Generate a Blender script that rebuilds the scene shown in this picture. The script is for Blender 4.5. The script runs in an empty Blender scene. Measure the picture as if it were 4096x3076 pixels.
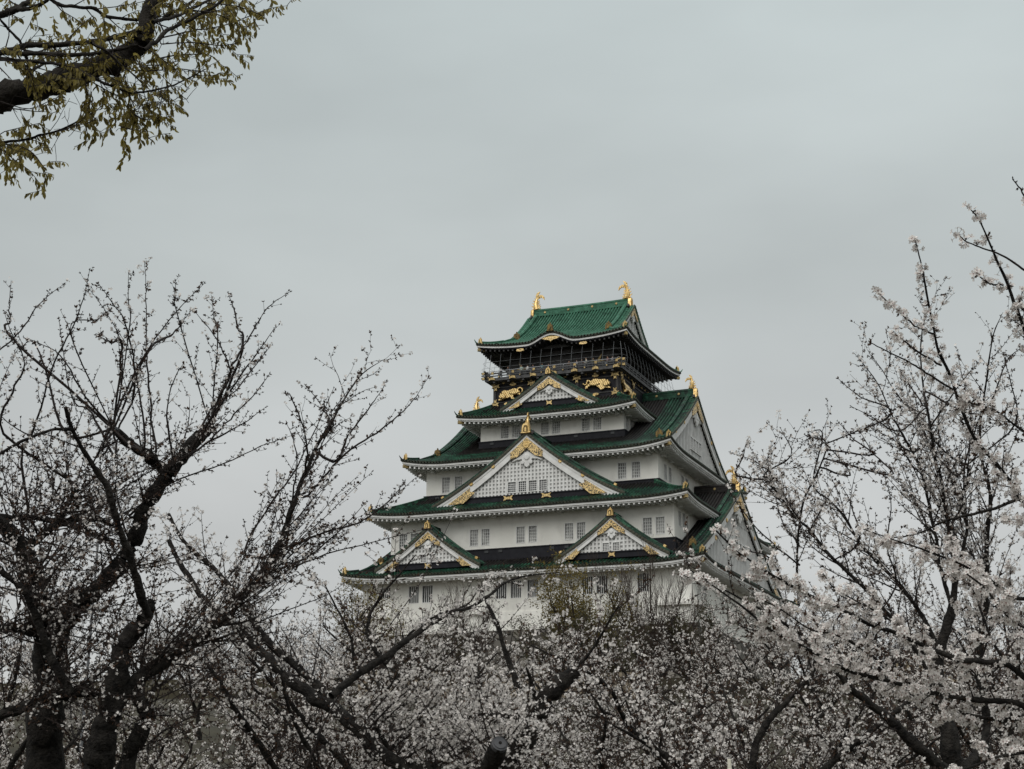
import bpy, bmesh, math, random
import numpy as np
from mathutils import Matrix, Vector

# ------------------------------------------------------------------ camera, world, sun
SC = bpy.context.scene
CAM = np.array([72.6657, -194.3878, 1.6])
YAW, PITCH, ROLL, FOC = .4019, .2723, .0088, 6531.3
CZ = 27.23                                   # height of the tower's lowest floor above the camera's ground
_cy, _sy, _cp, _sp = math.cos(YAW), math.sin(YAW), math.cos(PITCH), math.sin(PITCH)
FW = np.array([-_sy*_cp, _cy*_cp, _sp]); RT = np.array([_cy, _sy, 0.]); UP = np.cross(RT, FW)
RT, UP = math.cos(ROLL)*RT+math.sin(ROLL)*UP, -math.sin(ROLL)*RT+math.cos(ROLL)*UP
cam_d = bpy.data.cameras.new('camera'); cam = bpy.data.objects.new('camera', cam_d)
SC.collection.objects.link(cam); SC.camera = cam
cam_d.sensor_width = 36; cam_d.lens = 36*FOC/4096; cam_d.clip_start = .3; cam_d.clip_end = 9000
cam.matrix_world = Matrix(((RT[0], UP[0], -FW[0], CAM[0]), (RT[1], UP[1], -FW[1], CAM[1]), (RT[2], UP[2], -FW[2], CAM[2]), (0, 0, 0, 1)))

SUN_EL, SUN_AZ = math.radians(46), math.radians(185)     # azimuth: clockwise from +Y, where the sun stands
world = bpy.data.worlds.new('World'); SC.world = world; world.use_nodes = True
wn = world.node_tree.nodes; wl = world.node_tree.links; wn.clear()
w_out = wn.new('ShaderNodeOutputWorld'); w_bg = wn.new('ShaderNodeBackground')
sky = wn.new('ShaderNodeTexSky'); sky.sky_type = 'NISHITA'; sky.sun_disc = False
sky.sun_elevation = SUN_EL; sky.sun_rotation = SUN_AZ; sky.altitude = 20; sky.dust_density = 3
tc = wn.new('ShaderNodeTexCoord')
sep = wn.new('ShaderNodeSeparateXYZ'); wl.new(tc.outputs['Generated'], sep.inputs[0])
ramp = wn.new('ShaderNodeValToRGB'); wl.new(sep.outputs['Z'], ramp.inputs[0])
cr = ramp.color_ramp
CLOUD = [(0.0, (5.2, 5.35, 5.4)), (.10, (6.0, 6.1, 6.0)), (.20, (5.85, 5.98, 5.9)), (.33, (5.6, 6.0, 5.92)), (.5, (5.75, 6.4, 6.4)), (.75, (7.8, 8.1, 8.1)), (1., (10, 10.2, 10.2))]
for i, (p, c) in enumerate(CLOUD):
    e = cr.elements[i] if i < 2 else cr.elements.new(p)
    e.position = p; e.color = (c[0]/12.5, c[1]/12.5, c[2]/12.5, 1)
# cloud structure: soft stretched noise in direction space (a layer of stratus)
mp = wn.new('ShaderNodeMapping'); mp.inputs['Scale'].default_value = (1.2, 1.2, 3.2); mp.inputs['Rotation'].default_value = (.25, .1, .4)
wl.new(tc.outputs['Generated'], mp.inputs[0])
nz = wn.new('ShaderNodeTexNoise'); nz.inputs['Scale'].default_value = 2.6; nz.inputs['Detail'].default_value = 5; nz.inputs['Roughness'].default_value = .45
wl.new(mp.outputs[0], nz.inputs['Vector'])
mr = wn.new('ShaderNodeMapRange'); mr.inputs['From Min'].default_value = .3; mr.inputs['From Max'].default_value = .7
mr.inputs['To Min'].default_value = 10.7; mr.inputs['To Max'].default_value = 13.3
wl.new(nz.outputs['Fac'], mr.inputs['Value'])
vs = wn.new('ShaderNodeVectorMath'); vs.operation = 'SCALE'; wl.new(ramp.outputs[0], vs.inputs[0]); wl.new(mr.outputs[0], vs.inputs['Scale'])
mix = wn.new('ShaderNodeMix'); mix.data_type = 'RGBA'; mix.inputs['Factor'].default_value = .93
wl.new(sky.outputs[0], mix.inputs['A']); wl.new(vs.outputs[0], mix.inputs['B'])
wl.new(mix.outputs['Result'], w_bg.inputs['Color']); w_bg.inputs['Strength'].default_value = .1
wl.new(w_bg.outputs[0], w_out.inputs[0])

sun_d = bpy.data.lights.new('sun', 'SUN'); sun_d.energy = 1.3; sun_d.angle = math.radians(50); sun_d.color = (1, .97, .93)
sun = bpy.data.objects.new('sun', sun_d); SC.collection.objects.link(sun)
_s = Vector((math.sin(SUN_AZ)*math.cos(SUN_EL), math.cos(SUN_AZ)*math.cos(SUN_EL), math.sin(SUN_EL)))
sun.rotation_euler = _s.to_track_quat('Z', 'Y').to_euler()
SC.view_settings.view_transform = 'Standard'; SC.view_settings.look = 'None'; SC.view_settings.exposure = 0.0; SC.view_settings.gamma = 1
SC.cycles.max_bounces = 6; SC.cycles.diffuse_bounces = 3; SC.cycles.glossy_bounces = 3; SC.cycles.transmission_bounces = 3

def P(px, py, d):                             # a point seen along a direction, d metres in front of the camera
    return CAM+(FW+RT*(px-2048)/FOC-UP*(py-1538)/FOC)*d

# ------------------------------------------------------------------ helpers
COL = SC.collection
def link(o, parent=None):
    COL.objects.link(o)
    if parent is not None: o.parent = parent
    return o
def tag(o, label=None, cat=None, group=None, kind=None):
    for k, v in (('label', label), ('category', cat), ('group', group), ('kind', kind)):
        if v: o[k] = v
    return o
def empty(name, loc, label=None, cat=None, group=None):
    o = bpy.data.objects.new(name, None); o.location = loc; o.empty_display_size = .2
    return tag(link(o), label, cat, group)
def copy_tree(o, parent=None):
    c = o.copy(); link(c)
    if parent is not None: c.parent = parent
    for ch in [x for x in COL.objects if x.parent == o]: copy_tree(ch, c)
    return c

class MB:
    def __init__(s): s.v = []; s.f = []; s.m = []
    def add(s, vs, fs, m=0):
        b = len(s.v); s.v.extend([tuple(float(q) for q in p) for p in vs]); s.f.extend([tuple(i+b for i in f) for f in fs]); s.m.extend([m]*len(fs)); return s
    def grid(s, pts, m=0, close=False, flip=False):        # pts: rows x cols x 3
        R, C = len(pts), len(pts[0]); fs = []
        for i in range(R-1):
            for j in range(C if close else C-1):
                k = (j+1) % C
                q = (i*C+j, i*C+k, (i+1)*C+k, (i+1)*C+j); fs.append(q[::-1] if flip else q)
        return s.add([p for r in pts for p in r], fs, m)
    def box(s, c, d, m=0, M=None):                          # centre, full sizes
        x, y, z = [q/2 for q in d]
        vs = [(sx*x, sy*y, sz*z) for sx in (-1, 1) for sy in (-1, 1) for sz in (-1, 1)]
        if M is not None: vs = [tuple(M @ Vector(p)) for p in vs]
        vs = [(p[0]+c[0], p[1]+c[1], p[2]+c[2]) for p in vs]
        return s.add(vs, [(0, 1, 3, 2), (4, 6, 7, 5), (0, 4, 5, 1), (2, 3, 7, 6), (0, 2, 6, 4), (1, 5, 7, 3)], m)
    def hexa(s, a, m=0):                                    # eight corners ordered like box
        return s.add(a, [(0, 1, 3, 2), (4, 6, 7, 5), (0, 4, 5, 1), (2, 3, 7, 6), (0, 2, 6, 4), (1, 5, 7, 3)], m)
    def prism(s, poly, fn, t0, t1, m=0, inset=0):           # poly: (u,v) list; fn(u,v,t) -> xyz
        n = len(poly); cx = sum(p[0] for p in poly)/n; cy = sum(p[1] for p in poly)/n
        a = [fn(u, v, t0) for u, v in poly]
        if inset:
            b = [fn(u, v, t0+(t1-t0)*.55) for u, v in poly]
            pi = []
            for i in range(n):
                (x0, y0), (x1, y1), (x2, y2) = poly[i-1], poly[i], poly[(i+1) % n]
                tx, ty = x2-x0, y2-y0; L = math.hypot(tx, ty) or 1
                pi.append((x1-ty/L*inset, y1+tx/L*inset))
            ar = sum(poly[i-1][0]*poly[i][1]-poly[i][0]*poly[i-1][1] for i in range(n))
            if ar < 0: pi = [(2*p[0]-q[0], 2*p[1]-q[1]) for p, q in zip(poly, pi)]
            c = [fn(u, v, t1) for u, v in pi]
            fs = [tuple(range(2*n, 3*n))]
            for i in range(n):
                j = (i+1) % n; fs += [(i, j, n+j, n+i), (n+i, n+j, 2*n+j, 2*n+i)]
            return s.add(a+b+c, fs, m)
        b = [fn(u, v, t1) for u, v in poly]
        return s.add(a+b, [tuple(range(n))[::-1], tuple(range(n, 2*n))]+[(i, (i+1) % n, n+(i+1) % n, n+i) for i in range(n)], m)
    def sweep(s, path, prof, up=(0, 0, 1), m=0, caps=True, scale=None):   # prof: (side, height) list
        path = [Vector(p) for p in path]; up = Vector(up); rows = []
        for i, p in enumerate(path):
            t = (path[min(i+1, len(path)-1)]-path[max(i-1, 0)]).normalized()
            sd = t.cross(up).normalized(); u2 = sd.cross(t).normalized(); k = scale[i] if scale else 1
            rows.append([p+sd*a*k+u2*b*k for a, b in prof])
        s.grid(rows, m, close=True)
        if caps:
            n = len(prof); s.add(rows[0], [tuple(range(n))], m); s.add(rows[-1], [tuple(range(n))[::-1]], m)
        return s
    def tube(s, path, rad, n=8, m=0, up=(0, 0, 1), flat=1.0):
        rad = rad if hasattr(rad, '__len__') else [rad]*len(path)
        pr = [(math.cos(2*math.pi*k/n), flat*math.sin(2*math.pi*k/n)) for k in range(n)]
        return s.sweep(path, pr, up, m, True, rad)
    def build(s, name, mats, parent=None, smooth=False):
        me = bpy.data.meshes.new(name); me.from_pydata(s.v, [], s.f)
        for q in (mats if isinstance(mats, (list, tuple)) else [mats]): me.materials.append(q)
        if any(s.m): me.polygons.foreach_set('material_index', s.m)
        me.polygons.foreach_set('use_smooth', [smooth]*len(s.f))
        me.validate(); me.update()
        bm = bmesh.new(); bm.from_mesh(me); bmesh.ops.recalc_face_normals(bm, faces=bm.faces[:]); bm.to_mesh(me); bm.free()
        return link(bpy.data.objects.new(name, me), parent)

def mesh_np(name, V, F, mats, parent=None, smooth=False, mi=None):   # V (n,3), F list of (m,k) int arrays
    me = bpy.data.meshes.new(name); me.vertices.add(len(V)); me.vertices.foreach_set('co', np.ascontiguousarray(V, np.float32).ravel())
    loops = np.concatenate([f.ravel() for f in F]); tot = np.concatenate([np.full(len(f), f.shape[1]) for f in F])
    me.loops.add(len(loops)); me.loops.foreach_set('vertex_index', loops.astype(np.int32))
    me.polygons.add(len(tot)); st = np.concatenate([[0], np.cumsum(tot)[:-1]])
    me.polygons.foreach_set('loop_start', st.astype(np.int32)); me.polygons.foreach_set('loop_total', tot.astype(np.int32))
    for q in (mats if isinstance(mats, (list, tuple)) else [mats]): me.materials.append(q)
    if mi is not None: me.polygons.foreach_set('material_index', mi.astype(np.int32))
    me.polygons.foreach_set('use_smooth', np.full(len(tot), smooth))
    me.update(calc_edges=True)
    return link(bpy.data.objects.new(name, me), parent)

# ------------------------------------------------------------------ materials
def mat(name, base, rough=.8, metal=0, var=None, scale=4., detail=4, bump=0, bscale=20., island=0, coord='Object', stretch=None, trans=0, spec=.5, lo=.35, hi=.65, vtype='noise'):
    m = bpy.data.materials.new(name); m.use_nodes = True; nt = m.node_tree; N = nt.nodes; L = nt.links
    b = N['Principled BSDF']; b.inputs['Roughness'].default_value = rough; b.inputs['Metallic'].default_value = metal
    b.inputs['Specular IOR Level'].default_value = spec
    t = N.new('ShaderNodeTexCoord'); vec = t.outputs[coord]
    if stretch:
        mpn = N.new('ShaderNodeMapping'); mpn.inputs['Scale'].default_value = stretch; L.new(vec, mpn.inputs[0]); vec = mpn.outputs[0]
    col = None
    if var:
        if vtype == 'noise':
            n = N.new('ShaderNodeTexNoise'); n.inputs['Scale'].default_value = scale; n.inputs['Detail'].default_value = detail; out = n.outputs['Fac']
        else:
            n = N.new('ShaderNodeTexVoronoi'); n.inputs['Scale'].default_value = scale
            sp = N.new('ShaderNodeSeparateColor'); L.new(n.outputs['Color'], sp.inputs[0]); out = sp.outputs[0]
        L.new(vec, n.inputs['Vector'])
        r = N.new('ShaderNodeValToRGB'); L.new(out, r.inputs[0])
        r.color_ramp.elements[0].position = lo; r.color_ramp.elements[1].position = hi
        r.color_ramp.elements[0].color = (*base, 1); r.color_ramp.elements[1].color = (*var, 1); col = r.outputs[0]
    if island:
        g = N.new('ShaderNodeNewGeometry'); hs = N.new('ShaderNodeHueSaturation')
        mm = N.new('ShaderNodeMapRange'); mm.inputs['To Min'].default_value = 1-island; mm.inputs['To Max'].default_value = 1+island
        L.new(g.outputs['Random Per Island'], mm.inputs['Value']); L.new(mm.outputs[0], hs.inputs['Value'])
        if col: L.new(col, hs.inputs['Color'])
        else: hs.inputs['Color'].default_value = (*base, 1)
        col = hs.outputs[0]
    if col: L.new(col, b.inputs['Base Color'])
    else: b.inputs['Base Color'].default_value = (*base, 1)
    if bump:
        n2 = N.new('ShaderNodeTexNoise'); n2.inputs['Scale'].default_value = bscale; n2.inputs['Detail'].default_value = 6; L.new(vec, n2.inputs['Vector'])
        bp = N.new('ShaderNodeBump'); bp.inputs['Strength'].default_value = bump; bp.inputs['Distance'].default_value = .05
        L.new(n2.outputs['Fac'], bp.inputs['Height']); L.new(bp.outputs[0], b.inputs['Normal'])
    if trans:
        td = N.new('ShaderNodeBsdfTranslucent'); mx = N.new('ShaderNodeMixShader'); mx.inputs[0].default_value = trans
        if col: L.new(col, td.inputs[0])
        else: td.inputs[0].default_value = (*base, 1)
        o = N['Material Output']; L.new(b.outputs[0], mx.inputs[1]); L.new(td.outputs[0], mx.inputs[2]); L.new(mx.outputs[0], o.inputs[0])
    return m
def two_noise(name, c0, c1, c2, s1, s2, rough, t2=(.5, .62), metal=0, spec=.5, stretch=None, bump=0):
    m = mat(name, c0, rough, metal, c1, s1, 5, spec=spec, stretch=stretch, bump=bump, bscale=s2*2); nt = m.node_tree; N = nt.nodes; L = nt.links
    n = N.new('ShaderNodeTexNoise'); n.inputs['Scale'].default_value = s2; n.inputs['Detail'].default_value = 5
    t = N['Texture Coordinate']; L.new(t.outputs['Object'], n.inputs['Vector'])
    r = N.new('ShaderNodeValToRGB'); r.color_ramp.elements[0].position = t2[0]; r.color_ramp.elements[1].position = t2[1]
    L.new(n.outputs['Fac'], r.inputs[0]); mx = N.new('ShaderNodeMix'); mx.data_type = 'RGBA'; L.new(r.outputs[0], mx.inputs['Factor'])
    L.new(N['Color Ramp'].outputs[0], mx.inputs['A']); mx.inputs['B'].default_value = (*c2, 1)
    L.new(mx.outputs['Result'], N['Principled BSDF'].inputs['Base Color']); return m

def tile_mat(name, cs, w, rough, cell=2.4):
    """glazed tiles: each tile its own tone (cell noise), mixed with drifting patina"""
    m = mat(name, cs[0], rough, spec=.22); nt = m.node_tree; N = nt.nodes; L = nt.links; t = N['Texture Coordinate']
    v = N.new('ShaderNodeTexVoronoi'); v.inputs['Scale'].default_value = cell; L.new(t.outputs['Object'], v.inputs['Vector'])
    sp = N.new('ShaderNodeSeparateColor'); L.new(v.outputs['Color'], sp.inputs[0])
    n = N.new('ShaderNodeTexNoise'); n.inputs['Scale'].default_value = .55; n.inputs['Detail'].default_value = 6; n.inputs['Roughness'].default_value = .7; L.new(t.outputs['Object'], n.inputs['Vector'])
    a = N.new('ShaderNodeMath'); a.operation = 'MULTIPLY_ADD'; a.inputs[1].default_value = .32; L.new(sp.outputs[0], a.inputs[0]); 
    b = N.new('ShaderNodeMath'); b.operation = 'MULTIPLY'; b.inputs[1].default_value = .9; L.new(n.outputs['Fac'], b.inputs[0]); L.new(b.outputs[0], a.inputs[2])
    r = N.new('ShaderNodeValToRGB'); cr = r.color_ramp; L.new(a.outputs[0], r.inputs[0])
    for k, (p, c) in enumerate(zip(w, cs)):
        e = cr.elements[k] if k < 2 else cr.elements.new(p)
        e.position = p; e.color = (*c, 1)
    L.new(r.outputs[0], N['Principled BSDF'].inputs['Base Color']); return m
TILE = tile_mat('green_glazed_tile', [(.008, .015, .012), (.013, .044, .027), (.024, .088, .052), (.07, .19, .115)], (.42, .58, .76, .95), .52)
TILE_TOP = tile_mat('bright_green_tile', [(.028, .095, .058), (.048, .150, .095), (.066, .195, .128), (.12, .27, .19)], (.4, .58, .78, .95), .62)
TILE_PAN_SHADE = tile_mat('shaded_pan_tile', [(.005, .009, .008), (.008, .020, .014), (.012, .034, .022), (.03, .07, .045)], (.42, .6, .8, .97), .7)  # pan tiles between the rows: valley shade painted in as a darker green
TILE_PAN_TOP_SHADE = tile_mat('shaded_green_pan_tile', [(.010, .030, .020), (.016, .052, .033), (.026, .078, .050), (.05, .12, .08)], (.4, .58, .78, .95), .7)  # the same for the top roof, shade of the valleys in the colour
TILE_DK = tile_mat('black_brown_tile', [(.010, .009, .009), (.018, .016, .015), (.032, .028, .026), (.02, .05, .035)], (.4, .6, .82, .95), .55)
TILE_END = mat('tile_end', (.02, .028, .02), .6, 0, (.06, .06, .035), 3)
def plaster():
    m = mat('white_plaster', (.86, .845, .79), .85, 0, (.75, .735, .68), .35, 6, bump=.15, bscale=8); nt = m.node_tree; N = nt.nodes; L = nt.links
    n = N.new('ShaderNodeTexNoise'); n.inputs['Scale'].default_value = .5; n.inputs['Detail'].default_value = 7; n.inputs['Roughness'].default_value = .65
    mp_ = N.new('ShaderNodeMapping'); mp_.inputs['Scale'].default_value = (1.3, 1.3, .55); t = N['Texture Coordinate']
    L.new(t.outputs['Object'], mp_.inputs[0]); L.new(mp_.outputs[0], n.inputs['Vector'])
    r = N.new('ShaderNodeValToRGB'); r.color_ramp.elements[0].position = .50; r.color_ramp.elements[1].position = .72
    r.color_ramp.elements[1].color = (.42, .42, .42, 1); L.new(n.outputs['Fac'], r.inputs[0])
    mx = N.new('ShaderNodeMix'); mx.data_type = 'RGBA'; L.new(r.outputs[0], mx.inputs['Factor'])
    L.new(N['Color Ramp'].outputs[0], mx.inputs['A']); mx.inputs['B'].default_value = (.45, .43, .40, 1)
    L.new(mx.outputs['Result'], N['Principled BSDF'].inputs['Base Color']); return m
PLASTER = plaster()
WHITE = mat('white_wood_paint', (.82, .82, .80), .75, 0, (.68, .67, .65), 1.2, 5)
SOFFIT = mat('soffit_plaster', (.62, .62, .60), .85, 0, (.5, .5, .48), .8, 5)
LATBACK = mat('lattice_recess_shade', (.42, .42, .41), .9)  # gable plaster behind the lattice, greyed to paint in the recess shade
BLACK = mat('black_lacquer', (.010, .010, .014), .6, 0, (.017, .017, .022), 1.5, 4, spec=.2)
BLACKM = mat('dark_timber', (.02, .019, .019), .6, 0, (.035, .032, .03), 2, 4)
GREYW = mat('grey_weathered_timber', (.04, .04, .042), .6, 0, (.08, .08, .082), 2, 4)
WINBAR = mat('grey_window_lattice', (.66, .66, .64), .6)
PANE = mat('window_pane', (.66, .66, .63), .4, 0, (.12, .12, .12), 1.1, 3, stretch=(1, 1, .45))
PANE_DK = mat('dark_window_pane', (.03, .032, .034), .2)
GOLD = mat('gold_leaf', (.82, .60, .28), .38, .85, (.48, .31, .11), 3, 4, bump=.4, bscale=9)
GOLD_OLD = mat('tarnished_gold', (.62, .47, .22), .5, .8, (.26, .19, .09), 5, 4, bump=.3, bscale=10)
BRONZE = mat('dark_gilt_bronze', (.24, .16, .05), .5, .7, (.05, .04, .025), 4, 4)
CAGE = mat('dull_wire', (.25, .26, .27), .5, .3)
STEEL = mat('grey_steel', (.42, .43, .45), .4, .5)
def filigree(name, bg, scale=4.2, th=.11):
    m = mat(name, bg, .5); nt = m.node_tree; N = nt.nodes; L = nt.links; o = N['Material Output']; b = N['Principled BSDF']
    g = N.new('ShaderNodeBsdfPrincipled'); g.inputs['Base Color'].default_value = (.80, .58, .27, 1); g.inputs['Metallic'].default_value = .9; g.inputs['Roughness'].default_value = .35
    t = N['Texture Coordinate']; n = N.new('ShaderNodeTexNoise'); n.inputs['Scale'].default_value = 2.5; L.new(t.outputs['Object'], n.inputs['Vector'])
    ad = N.new('ShaderNodeVectorMath'); ad.operation = 'ADD'; L.new(t.outputs['Object'], ad.inputs[0]); L.new(n.outputs['Color'], ad.inputs[1])
    v = N.new('ShaderNodeTexVoronoi'); v.feature = 'DISTANCE_TO_EDGE'; v.inputs['Scale'].default_value = scale; L.new(ad.outputs[0], v.inputs['Vector'])
    r = N.new('ShaderNodeValToRGB'); r.color_ramp.elements[0].position = th; r.color_ramp.elements[1].position = th+.06
    r.color_ramp.elements[0].color = (1, 1, 1, 1); r.color_ramp.elements[1].color = (0, 0, 0, 1)
    L.new(v.outputs['Distance'], r.inputs[0]); mx = N.new('ShaderNodeMixShader'); L.new(r.outputs[0], mx.inputs[0])
    L.new(b.outputs[0], mx.inputs[1]); L.new(g.outputs[0], mx.inputs[2]); L.new(mx.outputs[0], o.inputs[0]); return m
FILI = filigree('gold_openwork', (.09, .07, .04), 3.4, .09)
FILI_W = filigree('gold_openwork_fine', (.12, .09, .04), 5, .15)
def tiger_mat():
    m = mat('tiger_gold', (.95, .64, .22), .38, .85); nt = m.node_tree; N = nt.nodes; L = nt.links
    w = N.new('ShaderNodeTexWave'); w.inputs['Scale'].default_value = 1.3; w.inputs['Distortion'].default_value = 5; w.inputs['Detail'].default_value = 2; w.inputs['Detail Scale'].default_value = 1.5
    t = N['Texture Coordinate']; mp_ = N.new('ShaderNodeMapping'); mp_.inputs['Rotation'].default_value = (0, .5, 0); L.new(t.outputs['Object'], mp_.inputs[0]); L.new(mp_.outputs[0], w.inputs['Vector'])
    r = N.new('ShaderNodeValToRGB'); r.color_ramp.elements[0].position = .12; r.color_ramp.elements[0].color = (.24, .14, .04, 1); r.color_ramp.elements[1].position = .32; r.color_ramp.elements[1].color = (.88, .65, .30, 1)
    L.new(w.outputs['Fac'], r.inputs[0]); L.new(r.outputs[0], N['Principled BSDF'].inputs['Base Color']); return m
TIGER = tiger_mat()
def stone_mat(name, a, b, sc):
    m = mat(name, a, .9, 0, b, sc, vtype='voronoi', lo=.1, hi=.9); nt = m.node_tree; N = nt.nodes; L = nt.links
    v = N.new('ShaderNodeTexVoronoi'); v.feature = 'DISTANCE_TO_EDGE'; v.inputs['Scale'].default_value = sc; L.new(N['Texture Coordinate'].outputs['Object'], v.inputs['Vector'])
    bp = N.new('ShaderNodeBump'); bp.inputs['Distance'].default_value = .6; bp.inputs['Strength'].default_value = .8
    r = N.new('ShaderNodeValToRGB'); r.color_ramp.elements[1].position = .12; L.new(v.outputs['Distance'], r.inputs[0]); L.new(r.outputs[0], bp.inputs['Height']); L.new(bp.outputs[0], N['Principled BSDF'].inputs['Normal']); return m
STONE = stone_mat('dark_granite_blocks', (.09, .082, .072), (.2, .185, .16), .75)
STONE_PALE = stone_mat('pale_sandstone_blocks', (.20, .165, .12), (.30, .25, .185), 1.1)
EARTH = mat('ground_earth', (.035, .031, .02), .95, 0, (.06, .052, .03), .3, 6, bump=.4, bscale=4)

# ------------------------------------------------------------------ ground
def ground_h(x, y):
    s = np.hypot(x, y)
    def sm(t): t = np.clip(t, 0, 1); return t*t*(3-2*t)
    return 9.0*sm((172-s)/56)+1.6*(s < 113.5)+2.2*sm((110-s)/55)
def build_ground():
    rad = np.concatenate([[.01, 20], np.arange(30, 110, 8), [112, 113.4, 113.6, 115], np.arange(118, 180, 4), [190, 220, 260, 320, 420, 600, 1000, 2000, 5000]])
    A = 160; V = []; 
    for r in rad:
        for k in range(A):
            a = 2*math.pi*k/A; x, y = r*math.cos(a), r*math.sin(a); V.append((x, y, float(ground_h(x, y))-(.0 if r < 190 else 0)))
    i, j = np.meshgrid(np.arange(len(rad)-1), np.arange(A), indexing='ij'); i = i.ravel(); j = j.ravel(); k = (j+1) % A
    F = np.stack([i*A+j, (i+1)*A+j, (i+1)*A+k, i*A+k], 1)
    tag(mesh_np('ground', np.array(V), [F], EARTH, smooth=False), kind='structure')
build_ground()

# ------------------------------------------------------------------ the castle tower
tower = empty('castle_tower', (0, 0, CZ), 'five-tiered white Japanese castle tower with green tiled roofs and gold ornaments', 'castle')
WALL = {1: (20.6, 20.3), 2: (18.06, 18.27), 3: (15.13, 14.83), 4: (9.57, 10.89), 5: (8.5, 9.47)}
# roofs: eave half sizes, eave tile height (middle), ridge height / skirt rise, profile q, corner lift, skirt depth, gable plane depth
RF = {1: dict(X=22.75, Y=22.35, z=4.45, H=12.05, q=.80, lift=.62, ng=1.7, ridge=16.5),
      2: dict(X=20.47, Y=20.68, z=12.2, H=2.8, q=.86, lift=.52, no=5.7),
      3: dict(X=17.53, Y=17.23, z=19.1, H=10.1, q=.60, lift=.75, ng=1.7, ridge=29.2),
      4: dict(X=11.94, Y=13.26, z=25.4, H=2.15, q=.86, lift=.5, no=3.5),
      5: dict(X=10.25, Y=11.22, z=35.25, H=7.2, q=.50, lift=.6, ng=2.75, ridge=42.45)}
def prof(i, n):
    r = RF[i]; N = r['Y'] if 'ridge' in r else r['no']; s = n/N
    return r['H']*(r['q']*s+(1-r['q'])*s*s)
def lift(i, wx, wy):
    f = lambda w: max(0., 1-w/7.)**2.3
    return RF[i]['lift']*f(max(wx, 0))*f(max(wy, 0))
def kara(i, x, n):
    if i != 5 or abs(x) > 3.4: return 0.
    return 1.12*(.5+.5*math.cos(math.pi*x/3.4))*max(0., 1-n/5.6)
def zt(i, side, u, n):
    r = RF[i]; Eu = r['X'] if side in 'fb' else r['Y']
    return r['z']+prof(i, n)+lift(i, Eu-abs(u), n)+(kara(i, u, n) if side == 'f' else 0)
def pos(i, side, u, n, z):                     # n measured inward from the eave
    r = RF[i]
    return {'f': (u, -(r['Y']-n), z), 'b': (-u, r['Y']-n, z), 'r': (r['X']-n, u, z), 'l': (-(r['X']-n), -u, z)}[side]
PITCH_T = .42
ROWP = [(-.5, -.02), (-.27, -.02), (-.22, .16), (0, .25), (.22, .16), (.27, -.02)]
def row_us(E):
    k = int(E/PITCH_T); out = []
    for j in range(-k-1, k+2):
        for du, h in ROWP:
            u = (j+du)*PITCH_T
            if -E <= u <= E: out.append((u, h, j))
    return [(-E, 0, -k-1)]+out+[(E, 0, k+1)]
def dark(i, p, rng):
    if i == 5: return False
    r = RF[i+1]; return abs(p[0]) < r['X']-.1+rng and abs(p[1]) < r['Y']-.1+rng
def tile_patch(mb, i, side, us, nmax, K):
    rng = random.Random(i*7+ord(side)); jit = {}
    rows = []
    for u, h, j in us:
        if j not in jit: jit[j] = rng.gauss(0, .22)
        N = nmax(u); rows.append(([pos(i, side, u, N*k/K, zt(i, side, u, N*k/K)+h*min(1, N*3)) for k in range(K+1)], j, h))
    for (a, ja, ha), (b, jb, hb) in zip(rows, rows[1:]):
        base = len(mb.v); mb.v.extend(a+b)
        for k in range(K):
            mb.f.append((base+k, base+K+1+k, base+K+2+k, base+k+1))
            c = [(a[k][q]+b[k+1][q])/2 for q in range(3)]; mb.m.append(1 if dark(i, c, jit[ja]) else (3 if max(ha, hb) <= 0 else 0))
    # tile ends along the eave
    ends = [(u, j) for u, h, j in us if h > .1]
    for u, j in ends:
        z = zt(i, side, u, 0)
        poly = [(u+.115*math.cos(t), z+.02+.115*math.sin(t)) for t in [k*math.pi/3.5 for k in range(7)]]
        mb.prism(poly, lambda a, b, t: pos(i, side, a, t, b), .04, -.06, 2)
    pts = [[pos(i, side, u, -.0, zt(i, side, u, 0)+h-.0) for u, h, j in us], [pos(i, side, u, .05, zt(i, side, u, 0)-.17) for u, h, j in us], [pos(i, side, u, .3, zt(i, side, u, 0)-.17) for u, h, j in us]]
    mb.grid(pts, 2)
def gold_arch(mb, M, w, h, t, m=0, m2=1):      # an end tile: arch shaped shield, M(u,z,t)
    a = [(-w*.60, 0), (-w*.5, h*.12), (-w*.44, h*.62), (-w*.38, h*.86), (-w*.2, h*.98), (0, h), (w*.2, h*.98), (w*.38, h*.86), (w*.44, h*.62), (w*.5, h*.12), (w*.60, 0), (w*.3, -.04*h), (-w*.3, -.04*h)]
    mb.prism(a, M, 0, t, m, inset=w*.05)
    b = [(-w*.26, h*.12), (-w*.24, h*.58), (-w*.12, h*.76), (w*.12, h*.76), (w*.24, h*.58), (w*.26, h*.12)]
    mb.prism(b, M, t-.01, t+.02, m2)
    mb.prism([(x*.5, y*.72+h*.04) for x, y in b], M, t+.02, t+.1, m, inset=w*.03)
    mb.add([M(w*.5*x, h*1.06+.0+w*.12*z, t*.5+q) for x, z, q in ((-.12, -1, 0), (.12, -1, 0), (.22, 0, 0), (.12, 1.3, 0), (-.12, 1.3, 0), (-.22, 0, 0), (-.12, -1, -.1), (.12, -1, -.1), (.22, 0, -.1), (.12, 1.3, -.1), (-.12, 1.3, -.1), (-.22, 0, -.1))],
           [(0, 1, 2, 3, 4, 5), (11, 10, 9, 8, 7, 6)]+[(k, (k+1) % 6, 6+(k+1) % 6, 6+k) for k in range(6)], m)
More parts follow.
